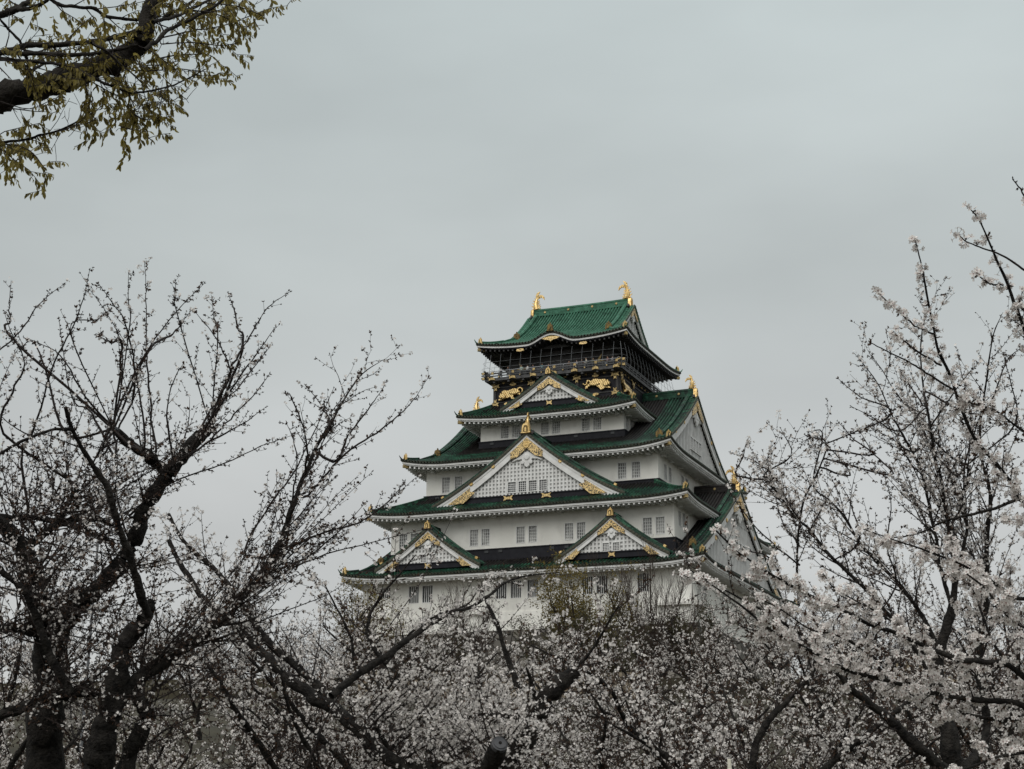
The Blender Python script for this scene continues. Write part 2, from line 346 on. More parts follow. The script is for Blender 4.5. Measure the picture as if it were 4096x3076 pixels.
def ridge_beam(mb, path, w, h, m=0, n=3):      # layered tile ridge
    pr = [(-w*.55, -.12), (-w*.55, h*.12), (-w*.42, h*.16), (-w*.42, h*.62), (-w*.5, h*.66), (-w*.5, h*.76), (-w*.3, h*.8), (-w*.22, h*.95), (0, h), (w*.22, h*.95), (w*.3, h*.8), (w*.5, h*.76), (w*.5, h*.66), (w*.42, h*.62), (w*.42, h*.16), (w*.55, h*.12), (w*.55, -.12)]
    mb.sweep(path, pr, m=m)

def build_roof(i):
    r = RF[i]; irim = 'ridge' in r
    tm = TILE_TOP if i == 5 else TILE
    mb = MB(); K = 14 if irim else 8
    for side in 'frbl':
        E = r['X'] if side in 'fb' else r['Y']
        us = row_us(E)
        if irim:
            ng = r['ng']; xg = r['X']-ng
            if side in 'fb':
                mid = [q for q in us if abs(q[0]) <= xg]; mid = [(-xg, 0, mid[0][2])]+mid+[(xg, 0, mid[-1][2])]
                tile_patch(mb, i, side, mid, lambda u: r['Y'], K)
                tile_patch(mb, i, side, [q for q in us if q[0] >= xg], lambda u: max(.001, E-abs(u)), 3)
                tile_patch(mb, i, side, [q for q in us if q[0] <= -xg], lambda u: max(.001, E-abs(u)), 3)
            else:
                tile_patch(mb, i, side, us, lambda u: min(ng, max(.001, E-abs(u))), 4)
        else:
            tile_patch(mb, i, side, us, lambda u: min(r['no'], max(.001, E-abs(u))), K)
    roof = mb.build('roof', [tm, TILE_DK, TILE_END, TILE_PAN_TOP_SHADE if i == 5 else TILE_PAN_SHADE], tower)
    # ---- eaves: white fascia boards, soffit, rafters
    dk = i == 5
    def ring(d, dz, lf=1.0, S=48):
        X, Y = r['X']-d, r['Y']-d; out = []
        for side in 'frbl':
            Ex, En = (X, Y) if side in 'fb' else (Y, X); E = r['X'] if side in 'fb' else r['Y']
            for k in range(S):
                t = -1+2*k/S; ue = t*E; z = r['z']+lf*lift(i, E-abs(ue), 0)+(kara(i, ue, 0)*lf if side == 'f' else 0)+dz
                u = t*Ex; out.append({'f': (u, -En, z), 'r': (En, u, z), 'b': (-u, En, z), 'l': (-En, -u, z)}[side])
        return out
    over = r['X']-WALL[i][0] if i < 5 else 3.2
    f = MB(); f.grid([ring(.10, -.14), ring(.10, -.40), ring(.22, -.40)], 0, close=True)
    f.grid([ring(.22, -.38), ring(.22, -.56), ring(.40, -.56)], 1 if dk else 0, close=True)
    f.build('fascia', [WHITE, BLACK], roof)
    s = MB(); s.grid([ring(.40, -.52), ring(over*.6, -.42, .5), ring(over+.05, -.28, 0)], 0, close=True)
    s.build('soffit', BLACKM if dk else SOFFIT, roof)
    ra = MB(); ps = .62
    for side in 'frbl':
        E = r['X'] if side in 'fb' else r['Y']
        for k in range(-int(E/ps), int(E/ps)+1):
            u = k*ps+.31
            if abs(u) > E-.5: continue
            d1 = min(over, max(.6, E-abs(u)))
            def zz(d): 
                q = min(1, d/over); return r['z']+(1-q)*(lift(i, E-abs(u), 0)+(kara(i, u, 0) if side == 'f' else 0))-.68+.24*q
            a = []
            for uu in (u-.10, u+.10):
                for d in (.30, d1):
                    for dz in (-.12, .2): a.append(pos(i, side, uu, d, zz(d)+dz))
            ra.hexa(a)
    ra.build('rafters', BLACKM if dk else WHITE, roof)
    # ---- corner ridges, finials, corner rafters with gold caps
    for sx in (1, -1):
        for sy in (-1, 1):
            n1 = min(r.get('no', 99), r.get('ng', 99)); L0 = n1
            path = []; 
            for k in range(9):
                n = L0*(1-k/8.)+.25*(k/8.); z = r['z']+prof(i, n)+lift(i, n, n)+.05
                path.append((sx*(r['X']-n), sy*(r['Y']-n), z))
            cm = MB(); ridge_beam(cm, path, .42, .42)
            x, y, z = path[-1]
            tip = [(x+sx*.05*k, y+sy*.05*k, z-.02+.02*k*k*.35) for k in (-2, 0, 3, 6, 9)]
            cm.tube(tip, [.12, .12, .11, .08, .03], 6)
            ridge = cm.build('corner_ridge', [tm], roof)
            if sy < 0 or sx > 0:
                g = MB(); d = Vector((sx, sy, 0)).normalized(); sd = Vector((-d.y, d.x, 0))
                M = lambda u, v, t, o=Vector((x, y, z))-d*.35: o+sd*u+Vector((0, 0, v))+d*t
                gold_arch(g, M, .62, .78, .3); g.build('ridge_end_tile', [GOLD, BRONZE], ridge)
                c = MB(); cx, cy = sx*(r['X']-.5), sy*(r['Y']-.5); zc = r['z']+r['lift']*.95-.72
                Mx = Matrix.Rotation(math.atan2(sy, sx), 3, 'Z')
                c.box((cx, cy, zc), (.9, .34, .36), 0, Mx); c.build('corner_rafter_cap', GOLD_OLD, roof)
    # ---- bracket blocks under the eave
    if i < 5:
        a0, b0 = WALL[i]
        for side, E, W in (('f', a0, b0), ('r', b0, a0)):
            for k in range(-4, 5):
                b = MB(); u = k*E*.93/4; q = {'f': (u, -(W+.35), r['z']-.62), 'r': (W+.35, u, r['z']-.62)}[side]
                dd = (.5, .7, .3) if side == 'f' else (.7, .5, .3); b.box(q, dd); b.build('bracket', WHITE, roof)
    return roof
ROOF = {i: build_roof(i) for i in range(1, 6)}

# ------------------------------------------------------------------ walls and windows
def window(side, u0, u1, z0, z1, W, parent, cols=4, rows=5, dark_=False, name='window', frame=.09):
    P3 = {'f': lambda u, z, d: (u, -(W-d), z), 'r': lambda u, z, d: (W-d, u, z)}[side]
    def bx(mb, ua, ub, za, zb, da, db, m=0):
        mb.hexa([P3(u, z, d) for u in (ua, ub) for d in (da, db) for z in (za, zb)], m)
    w = MB(); f = frame
    bx(w, u0, u0+f, z0, z1, -.02, .26); bx(w, u1-f, u1, z0, z1, -.02, .26); bx(w, u0+f, u1-f, z0, z0+f, -.03, .26); bx(w, u0+f, u1-f, z1-f, z1, -.01, .26)
    a, b, c, d = u0+f, u1-f, z0+f, z1-f
    for k in range(1, cols): 
        u = a+(b-a)*k/cols; bx(w, u-.035, u+.035, c, d, .08, .16, 1)
    for k in range(1, rows):
        z = c+(d-c)*k/rows; bx(w, a, b, z-.035, z+.035, .10, .15, 1)
    wo = w.build(name, [WHITE, WINBAR if not dark_ else WHITE], parent)
    p = MB(); bx(p, a, b, c, d, .20, .25); p.build('pane', PANE_DK if dark_ else PANE, wo)
    return wo
def wall_side(mb, side, E, W, z0, z1, holes, m=0, depth=.3):
    """outer wall face with real openings; holes = (u0,u1,za,zb) sharing one za,zb"""
    P3 = {'f': lambda u, z, d=0: (u, -(W-d), z), 'r': lambda u, z, d=0: (W-d, u, z), 'b': lambda u, z, d=0: (-u, W-d, z), 'l': lambda u, z, d=0: (-(W-d), -u, z)}[side]
    Q = lambda a, b, c, d: mb.add([P3(a, c), P3(b, c), P3(b, d), P3(a, d)], [(0, 1, 2, 3)], m)
    if not holes: Q(-E, E, z0, z1); return
    za, zb = holes[0][2], holes[0][3]
    Q(-E, E, z0, za); Q(-E, E, zb, z1); u = -E
    for h in sorted(holes): 
        Q(u, h[0], za, zb); u = h[1]
        a, b = h[0], h[1]
        for (p, q) in (((a, za), (b, za)), ((a, zb), (b, zb)), ((a, za), (a, zb)), ((b, za), (b, zb))):
            mb.add([P3(*p), P3(*q), P3(*q, depth), P3(*p, depth)], [(0, 1, 2, 3)], m)
    Q(u, E, za, zb)
WIN = {4: ([(-6.85, -5.66), (-5.30, -4.12), (-1.40, -.22), (.10, 1.29), (4.04, 5.22), (5.54, 6.71)], (23.03, 24.75), [(-10.2, -8.95), (-8.5, -7.3), (8.95, 10.2)], (22.95, 24.75)),
       3: ([(-13.02, -11.86), (-11.29, -10.12), (-1.7, -.5), (.5, 1.7), (10.06, 11.24), (11.81, 12.97)], (15.73, 17.8), [(-12.53, -11.35), (-10.8, -9.6), (-5.7, -4.5), (-3.9, -2.7), (2.7, 3.9), (4.5, 5.7)], (15.85, 17.85)),
       2: ([(-17.01, -15.84), (-15.46, -14.29), (-7.55, -6.37), (-6.04, -4.86), (-1.5, -.31), (.05, 1.22), (4.63, 5.8), (6.14, 7.31), (14.25, 15.44), (15.80, 16.97)], (8.18, 10.27), [(-16.7, -15.5), (-15.1, -13.9), (-8.2, -7), (-6.6, -5.4), (5.4, 6.6), (7, 8.2)], (9.3, 11.25)),
       1: ([(-18.3, -16.9), (-14.5, -13.1), (-12.7, -11.3), (-3.14, -1.75), (-1.3, .09), (.8, 2.19), (7.5, 8.9), (9.3, 10.7), (14.2, 15.6)], (1.4, 3.5), [(-18.3, -16.9), (-16.2, -14.8), (-8, -6.6), (-6, -4.6), (4.6, 6)], (1.4, 3.5))}
ZB = {1: (-.2, 4.3), 2: (7.75, 12.2), 3: (15.5, 19.1), 4: (22.85, 25.4)}
for i, (fw, fz, rw, rz) in WIN.items():
    a, b = WALL[i]; z0, z1 = ZB[i]; mb = MB()
    wall_side(mb, 'f', a, b, z0, z1, [(u0, u1, *fz) for u0, u1 in fw])
    wall_side(mb, 'r', b, a, z0, z1, [(u0, u1, *rz) for u0, u1 in rw])
    wall_side(mb, 'b', a, b, z0, z1, []); wall_side(mb, 'l', b, a, z0, z1, [])
    w = mb.build('wall', PLASTER, tower)
    if i == 1:
        for side, E, W, ws, zz in (('f', a, b, fw, fz), ('r', b, a, rw, rz)):
            for u0, u1 in ws: window(side, u0, u1, *zz, W, w, cols=5, rows=1, dark_=True, frame=.06)
    else:
        for u0, u1 in fw: window('f', u0, u1, *fz, b, w)
        for u0, u1 in rw: window('r', u0, u1, *rz, a, w)
    if i > 1:                                   # black weatherboard band below the plaster, with small loopholes
        k = MB(); zb = z0-{2: 1.7, 3: .75, 4: .9}[i]
        k.box((0, 0, (zb+z0)/2), (2*a+.35, 2*b+.35, z0-zb)); k.box((0, 0, z0-.06), (2*a+.5, 2*b+.5, .13))
        for u in {2: (-5.2, -3.4, 3.2, 5., 12.2, -12.2), 3: (-13.5, 9.8), 4: (-7.9, -3, 3.4, 8.2)}[i]: k.box((u, -b-.2, z0-.36), (.5, .12, .3), 1)
        k.build('weatherboard_band', [BLACK, PANE_DK], tower)
# lowest storey: skirt and stone-drop boxes
mb = MB(); a, b = WALL[1]
for (z0, o0, z1, o1) in ((-2.35, .35, -.15, .12),):
    mb.grid([[(-a-o0, -b-o0, z0), (a+o0, -b-o0, z0), (a+o0, b+o0, z0), (-a-o0, b+o0, z0)], [(-a-o1, -b-o1, z1), (a+o1, -b-o1, z1), (a+o1, b+o1, z1), (-a-o1, b+o1, z1)], [(-a, -b, z1+.02), (a, -b, z1+.02), (a, b, z1+.02), (-a, b, z1+.02)]], close=True)
mb.build('wall_base', PLASTER, tower)
def drop_box(side, u, w):
    P3 = {'f': lambda u, z, d: (u, -(b+d), z), 'r': lambda u, z, d: (a+d, u, z)}[side]; q = MB()
    sec = [(0.02, 2.2), (.12, 1.4), (.34, .6), (.6, -.0), (.7, -.02), (.7, -.3), (.14, -.3)]
    q.grid([[P3(u-w, z, d) for d, z in sec], [P3(u+w, z, d) for d, z in sec]])
    for s in (-1, 1): q.add([P3(u+s*w, z, d) for d, z in sec], [tuple(range(len(sec)))])
    q.build('stone_drop_box', PLASTER, tower)
for u, w in ((-18.6, 1.99), (-6.2, 2.1), (5.6, 2.1), (18.6, 1.99)): drop_box('f', u, w)
for u, w in ((-18.2, 1.99), (-4, 2.1), (8, 2.1)): drop_box('r', u, w)

# ------------------------------------------------------------------ gables
def fish(base, inward, h, parent, name='roof_fish_ornament', mt=None):
    """gilded fish: head on the ridge, body rising, forked tail curling inward"""
    o = Vector(base); d = Vector(inward).normalized(); sd = Vector((-d.y, d.x, 0)); k = h/2.4
    W = lambda a, c, s=0: o+d*a*k+sd*s*k+Vector((0, 0, c*k))
    g = MB()
    cv = [(.02, 0), (-.06, .3), (-.12, .6), (-.13, .9), (-.08, 1.2), (0, 1.5), (.12, 1.75)]
    g.tube([W(*p) for p in cv], [q*k for q in (.40, .40, .36, .30, .24, .17, .10)], 9, up=tuple(sd))
    g.tube([W(.05, .14), W(.28, .14), W(.46, .08), W(.58, .14)], [.32*k, .27*k, .17*k, .05*k], 7, up=(0, 0, 1))   # head and snout
    def blade(pts, wd):
        n = len(pts)
        for i in range(n-1):
            (x0, z0, w0), (x1, z1, w1) = pts[i], pts[i+1]
            t = Vector((x1-x0, z1-z0)).normalized(); nx, nz = -t.y, t.x
            g.hexa([W(x0+nx*w0*a, z0+nz*w0*a, s*wd) if e == 0 else W(x1+nx*w1*a, z1+nz*w1*a, s*wd) for e in (0, 1) for a in (-1, 1) for s in (-1, 1)])
    blade([(.06, 1.55, .12), (.04, 1.85, .20), (.08, 2.12, .20), (.22, 2.35, .13), (.46, 2.52, .02)], .07)
    blade([(.08, 1.58, .13), (.38, 1.84, .21), (.72, 1.84, .19), (.98, 1.62, .12), (1.1, 1.3, .02)], .07)
    for z, x, l in ((.45, -.5, .3), (.85, -.42, .25), (1.2, -.3, .26), (1.5, -.14, .2)):
        blade([(x+.08, z, .12), (x-l*.5, z+.06, .07), (x-l, z+.22, .01)], .04)
    for z, x in ((.35, .38), (.6, .28), (.9, .2), (1.15, .18)): blade([(x-.1, z, .12), (x+.12, z+.05, .06), (x+.22, z+.16, .01)], .05)
    return g.build(name, mt or GOLD, parent)

def gable_front(Mf, parent, pf, w, zb, bw, wall_n=.6, verge=0., lat=.46, wins=(), bosses=(), vertical=False, band=.75, gold_fit=(), sc=1.0, tiles=True, fili=None):
    """face of a gable. Mf(u, z, n): n inward from the verge plane. pf(d): roof underside height at |u|=d"""
    fili = fili or FILI
    S = 18; ds = [w*k/S for k in range(S+1)]
    def strip(mb, fa, fb, n0, n1, d0, d1, m=0, K=14):
        for s in (-1, 1):
            rows = []
            for k in range(K+1):
                d = d0+(d1-d0)*k/K; za, zb_ = fa(d), fb(d); rows.append([Mf(s*d, za, n1), Mf(s*d, za, n0), Mf(s*d, zb_, n0), Mf(s*d, zb_, n1)])
            mb.grid(rows, m, close=True); mb.add(rows[-1], [(0, 1, 2, 3)], m)
    bb = MB(); low = lambda d: pf(d)-bw*(1+.12*d/w)
    strip(bb, lambda d: pf(d)-.06, low, .14, .32, 0.0, w*.985)
    strip(bb, lambda d: pf(d)-.06, lambda d: pf(d)-.06-bw*.28, .08, .14, 0, w*.985)
    board = bb.build('bargeboard', [WHITE], parent)
    if tiles:
        vt = MB(); n = int(w*1.2/.42)
        for s in (-1, 1):
            for k in range(n):
                d = (k+.5)*w/n; z = pf(d)+.14
                vt.prism([(s*d+.15*math.cos(q), z+.15*math.sin(q)) for q in [j*math.pi/4 for j in range(8)]], lambda a, b, t: Mf(a, b, t), .1, -.06, 0)
                vt.prism([(s*d+.085*math.cos(q), z+.085*math.sin(q)) for q in [j*math.pi/3 for j in range(6)]], lambda a, b, t: Mf(a, b, t), -.06, -.075, 1)
        vt.build('verge_tile_ends', [mat_ring, TILE_END], parent)
    # plaster wall with its lattice
    wd = max(d for d in [w*k/200. for k in range(201)] if low(d) > zb+band+.02)
    fw = MB(); zt0 = zb+band; N = 16
    for s in (-1, 1):
        fw.grid([[Mf(s*wd*k/N, zt0, wall_n) for k in range(N+1)], [Mf(s*wd*k/N, max(zt0, low(wd*k/N)+.25), wall_n) for k in range(N+1)]])
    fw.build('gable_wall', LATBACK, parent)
    lt = MB(); hl = lambda u: low(abs(u))+.1
    blocked = lambda u, z: any(a-.14 < u < b+.14 and c-.1 < z < d_+.1 for a, b, c, d_ in wins)
    def bar(u0, u1, z0, z1, n0): lt.hexa([Mf(u, z, n) for u in (u0, u1) for n in (n0, wall_n-.01) for z in (z0, z1)])
    if vertical: lat = .62
    nb = int(wd/lat)
    for k in range(-nb, nb+1):
        u = k*lat
        if vertical: u += lat*.5
        h = hl(abs(u)+.12)
        if h < zt0+.1: continue
        segs = [(zt0, h)]
        for a, b, c, d_ in wins:
            if a-.1 < u < b+.1: segs = [(zt0, c), (d_, h)] if h > d_ else [(zt0, min(c, h))]
        for z0, z1 in segs:
            if z1-z0 > .05: bar(u-.11, u+.11, z0, z1, wall_n-(.08 if vertical else .14))
    if not vertical:
        z = zt0+lat*.5
        while z < pf(0)-bw-.2:
            um = 0
            for q in range(200):
                if hl(wd*q/200.) > z+.1: um = wd*q/200.
            edges = sorted(set([-um, um]+[e for a, b, c, d_ in wins if c-.1 < z < d_+.1 for e in (a-.05, b+.05)]))
            for a, b in zip(edges, edges[1:]):
                if b-a > .1 and not blocked((a+b)/2, z): bar(a, b, z-.1, z+.1, wall_n-.09)
            z += lat
    lt.build('lattice', WHITE, parent)
    for a, b, c, d_ in wins:
        wm = MB()
        def bx(ua, ub, za, zb_, na, nb_, m): wm.hexa([Mf(u, z, n) for u in (ua, ub) for n in (na, nb_) for z in (za, zb_)], m)
        bx(a-.1, a, c-.1, d_+.1, wall_n-.2, wall_n-.02, 0); bx(b, b+.1, c-.1, d_+.1, wall_n-.2, wall_n-.02, 0); bx(a, b, d_, d_+.1, wall_n-.2, wall_n-.02, 0); bx(a, b, c-.1, c, wall_n-.2, wall_n-.02, 0)
        for k in range(1, 4): u = a+(b-a)*k/4; bx(u-.025, u+.025, c, d_, wall_n-.12, wall_n-.07, 0)
        for k in range(1, 5): z = c+(d_-c)*k/5; bx(a, b, z-.025, z+.025, wall_n-.11, wall_n-.08, 0)
        bx(a, b, c, d_, wall_n-.05, wall_n-.02, 1)
        wm.build('gable_window', [WHITE, PANE_DK], parent)
    # black sill band and its gilt fittings
    bd = MB(); wb = max(d for d in [w*k/200. for k in range(201)] if low(d) > zb-.05) if low(w) < zb else w*.97
    bd.hexa([Mf(u, z, n) for u in (-wb*.99, wb*.99) for n in (.36, .9) for z in (zb, zt0)])
    bd.hexa([Mf(u, z, n) for u in (-wb*.97, wb*.97) for n in (.26, .36) for z in (zt0-.14, zt0-.02)])
    bo = bd.build('sill_beam', BLACK, parent)
    for u in gold_fit:
        g = MB(); hh = band*.38; ww = .62*sc; zc = zb+band*.5
        pl = [(-ww, -hh), (-ww*.62, -hh*.9), (-ww*.4, -hh*.55), (ww*.4, -hh*.55), (ww*.62, -hh*.9), (ww, -hh), (ww*.72, 0), (ww, hh), (ww*.62, hh*.9), (ww*.4, hh*.55), (-ww*.4, hh*.55), (-ww*.62, hh*.9), (-ww, hh), (-ww*.72, 0)]
        g.prism(pl, lambda x, y, t: Mf(u+x, zc+y, t), .36, .24, 0); g.build('gilt_fitting', FILI_W, bo)
    # gilt openwork at the peak and the feet of the bargeboards
    g = MB(); ap = (.17 if sc > .8 else .24) if not vertical else .15
    strip(g, lambda d: pf(d)-.10-bw*.26, lambda d: low(d)-bw*.5*min(1, (1-d/(w*ap))*2.2)-.03, .05, .135, 0, w*ap)
    for s in (-1, 1):
        q = MB()
        q.prism([(s*w*.835, zb+.04), (s*w*.60, pf(w*.60)-bw*.5), (s*w*.605, pf(w*.605)-bw*.85), (s*w*.545, low(w*.545)-bw*.35), (s*w*.67, zb+.05)] if not vertical else [(s*w*.93, zb+.05), (s*w*.78, pf(w*.78)-bw*.30), (s*w*.79, pf(w*.79)-bw*.7), (s*w*.74, low(w*.74)+.02), (s*w*.83, zb+.05)], lambda x, y, t: Mf(x, y, t), .14, .05)
        q.build('gilt_foot_ornament', fili, board)
    if sc > .8:
        for rr, t in ((.62, .0), (.2, -.05)):
            z0 = pf(0)-bw*1.15; g.prism([(rr*math.cos(q)*.72, z0+rr*math.sin(q)*.72) for q in [k*math.pi/8 for k in range(16)]], lambda x, y, tt: Mf(x, y, tt), .05+t, -.03+t, 1, inset=.05)
    g.build('gilt_gable_ornament', [fili, GOLD], board)
    for u, z in bosses:
        q = MB(); q.prism([(u+.26*math.cos(t)*(1+.12*(k % 2)), z+.26*math.sin(t)*(1+.12*(k % 2))) for k, t in enumerate([k*math.pi/8 for k in range(16)])], lambda x, y, t: Mf(x, y, t), .14, .02, 0, inset=.06); q.build('gilt_boss', GOLD, board)
    # carved white pendant under the peak
    h = MB(); z0 = pf(0)-bw*1.85; k = sc*1.25
    half = [(0, 0), (.28, -.05), (.55, -.3), (1.1, -.62), (1.75, -1.02), (2.05, -1.3), (1.7, -1.28), (1.35, -1.12), (.95, -1.1), (.75, -1.0), (.62, -1.2), (.78, -1.42), (.66, -1.66), (.42, -1.72), (.34, -1.95), (.12, -2.12), (0, -2.2)]
    pl = [(x*k*.78, z0+y*k*.72) for x, y in half]+[(-x*k*.78, z0+y*k*.72) for x, y in half[-2:0:-1]]
    h.prism(pl, lambda x, y, t: Mf(x, y, t), .42, .22, 0, inset=.05*k)
    h.prism([(.3*k*math.cos(t), z0-.55*k+.3*k*math.sin(t)) for t in [q*math.pi/6 for q in range(12)]], lambda x, y, t: Mf(x, y, t), .22, .12, 0, inset=.08*k)
    for s in (-1, 1): h.prism([(s*.42*k+.2*k*math.cos(t), z0-1.05*k+.2*k*math.sin(t)) for t in [q*math.pi/4 for q in range(8)]], lambda x, y, t: Mf(x, y, t), .22, .14, 0, inset=.05*k)
    h.build('carved_pendant', WHITE, parent)
    return board
mat_ring = mat('gilt_ring_tile', (.13, .115, .07), .6, .2, (.05, .05, .04), 3)

def dormer(u0, yf, w, za, zf, yb, zb, bw, sag, wins=(), bosses=(), fits=(), sc=1., shachi=False, name='front_gable'):
    """triangular gable with its own tiled roof, ridge running back into the tower (towards +y)"""
    pf = lambda d: za-(za-zf)*((1+sag)*(d/w)-sag*(d/w)**2)
    mb = MB(); K = 14; L = yb-yf
    rows_n = [(0, .0, -1)]; k = 0
    while (k+1)*PITCH_T < L:
        for du, h in ROWP[1:]+[(.5, 0)]: rows_n.append(((k+.5+du)*PITCH_T, h*1.1, k))
        k += 1
    for s in (-1, 1):
        rg = random.Random(3); jit = [rg.gauss(0, .04) for _ in range(200)]
        rows = [[(u0+s*w*1.015*j/K, yf+n, pf(w*1.015*j/K)+.32+h-.03) for j in range(K+1)] for n, h, q in rows_n]
        C = K+1; base = len(mb.v); mb.v.extend([p for r in rows for p in r])
        for a in range(len(rows)-1):
            for j in range(K):
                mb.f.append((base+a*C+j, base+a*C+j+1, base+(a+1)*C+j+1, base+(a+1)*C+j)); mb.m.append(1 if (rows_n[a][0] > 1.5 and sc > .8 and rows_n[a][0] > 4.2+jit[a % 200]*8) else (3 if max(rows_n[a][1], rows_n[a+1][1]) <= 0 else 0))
        mb.grid([[(u0+s*w*1.015*j/K, yf, pf(w*1.015*j/K)+.33) for j in range(K+1)], [(u0+s*w*1.015*j/K, yf, pf(w*1.015*j/K)-.08) for j in range(K+1)], [(u0+s*w*1.015*j/K, yf+.9, pf(w*1.015*j/K)-.08) for j in range(K+1)]], 2)
        path = [(u0+s*w*.90*j/10, yf+.85, pf(w*.90*j/10)+.34) for j in range(11)]
        ridge_beam(mb, path, .5*max(.75, sc), .52*max(.75, sc), 0)
        ridge_beam(mb, [(u0+s*w*.985*j/10, yf+.22, pf(w*.985*j/10)+.30) for j in range(11)], .24, .24, 0)
    ridge_beam(mb, [(u0, yf+.12, za+.26), (u0, yf+L*.5, za+.26), (u0, yb, za+.26)], .5*max(.8, sc), .62*max(.8, sc), 0)
    go = mb.build(name, [TILE, TILE_DK, TILE_END, TILE_PAN_SHADE], tower)
    Mf = lambda u, z, n: (u0+u, yf+n, z)
    gable_front(Mf, go, pf, w, zb, bw, wins=wins, bosses=bosses, gold_fit=fits, sc=sc)
    g = MB(); gold_arch(g, lambda x, z, t: (u0+x, yf+.1-t, za+.1+z), 1.15*sc, 1.25*sc, .35)
    g.build('ridge_end_tile', [GOLD, BRONZE], go)
    b = MB()
    for s in (-1, 1):
        b.prism([(s*.3*sc, 0), (s*.75*sc, -.1*sc), (s*1.0*sc, .1*sc), (s*.9*sc, .42*sc), (s*.62*sc, .3*sc), (s*.45*sc, .5*sc), (s*.3*sc, .4*sc)], lambda x, z, t: (u0+x, yf+.25-t, za+.02+z), 0, .25)
    b.build('ridge_end_scroll', BLACKM, go)
    for s in (-1, 1):
        q = MB(); d = w*.905; q.box((u0+s*(d), yf+.6, pf(d)+.58), (.34, .5, .52), 0, Matrix.Rotation(s*.5, 3, 'Y')); q.build('verge_ridge_cap', GOLD, go)
    if shachi: fish((u0, yf+.45, za+1.05), (0, 1, 0), 1.75, go)
    return go
dormer(0, -18.95, 12.2, 21.25, 13.1, -10.6, 13.3, 1.12, .30, wins=[(-2.49, -1.49, 14.37, 15.6), (-1.11, -.15, 14.37, 15.6), (.2, 1.2, 14.37, 15.6), (1.55, 2.49, 14.37, 15.6)],
       bosses=[(-7.2, 15.72), (7.2, 15.72), (-4.35, 17.65), (4.35, 17.65)], fits=(-2.4, 2.5), sc=1.0, shachi=True)
dormer(0, -11.8, 6.5, 30.55, 26.4, -9.0, 26.65, .72, .16, fits=(0,), sc=.62)
for s in (-1, 1):
    dormer(s*11.55, -21.6, 6.85, 9.95, 5.25, -17.9, 5.3, .66, .25, wins=[(-1.12, -.4, 6.15, 7.02), (.12, .85, 6.15, 7.02)] if s > 0 else [(-1.0, -.3, 6.15, 7.02), (.25, .95, 6.15, 7.02)], fits=(0,), sc=.66)

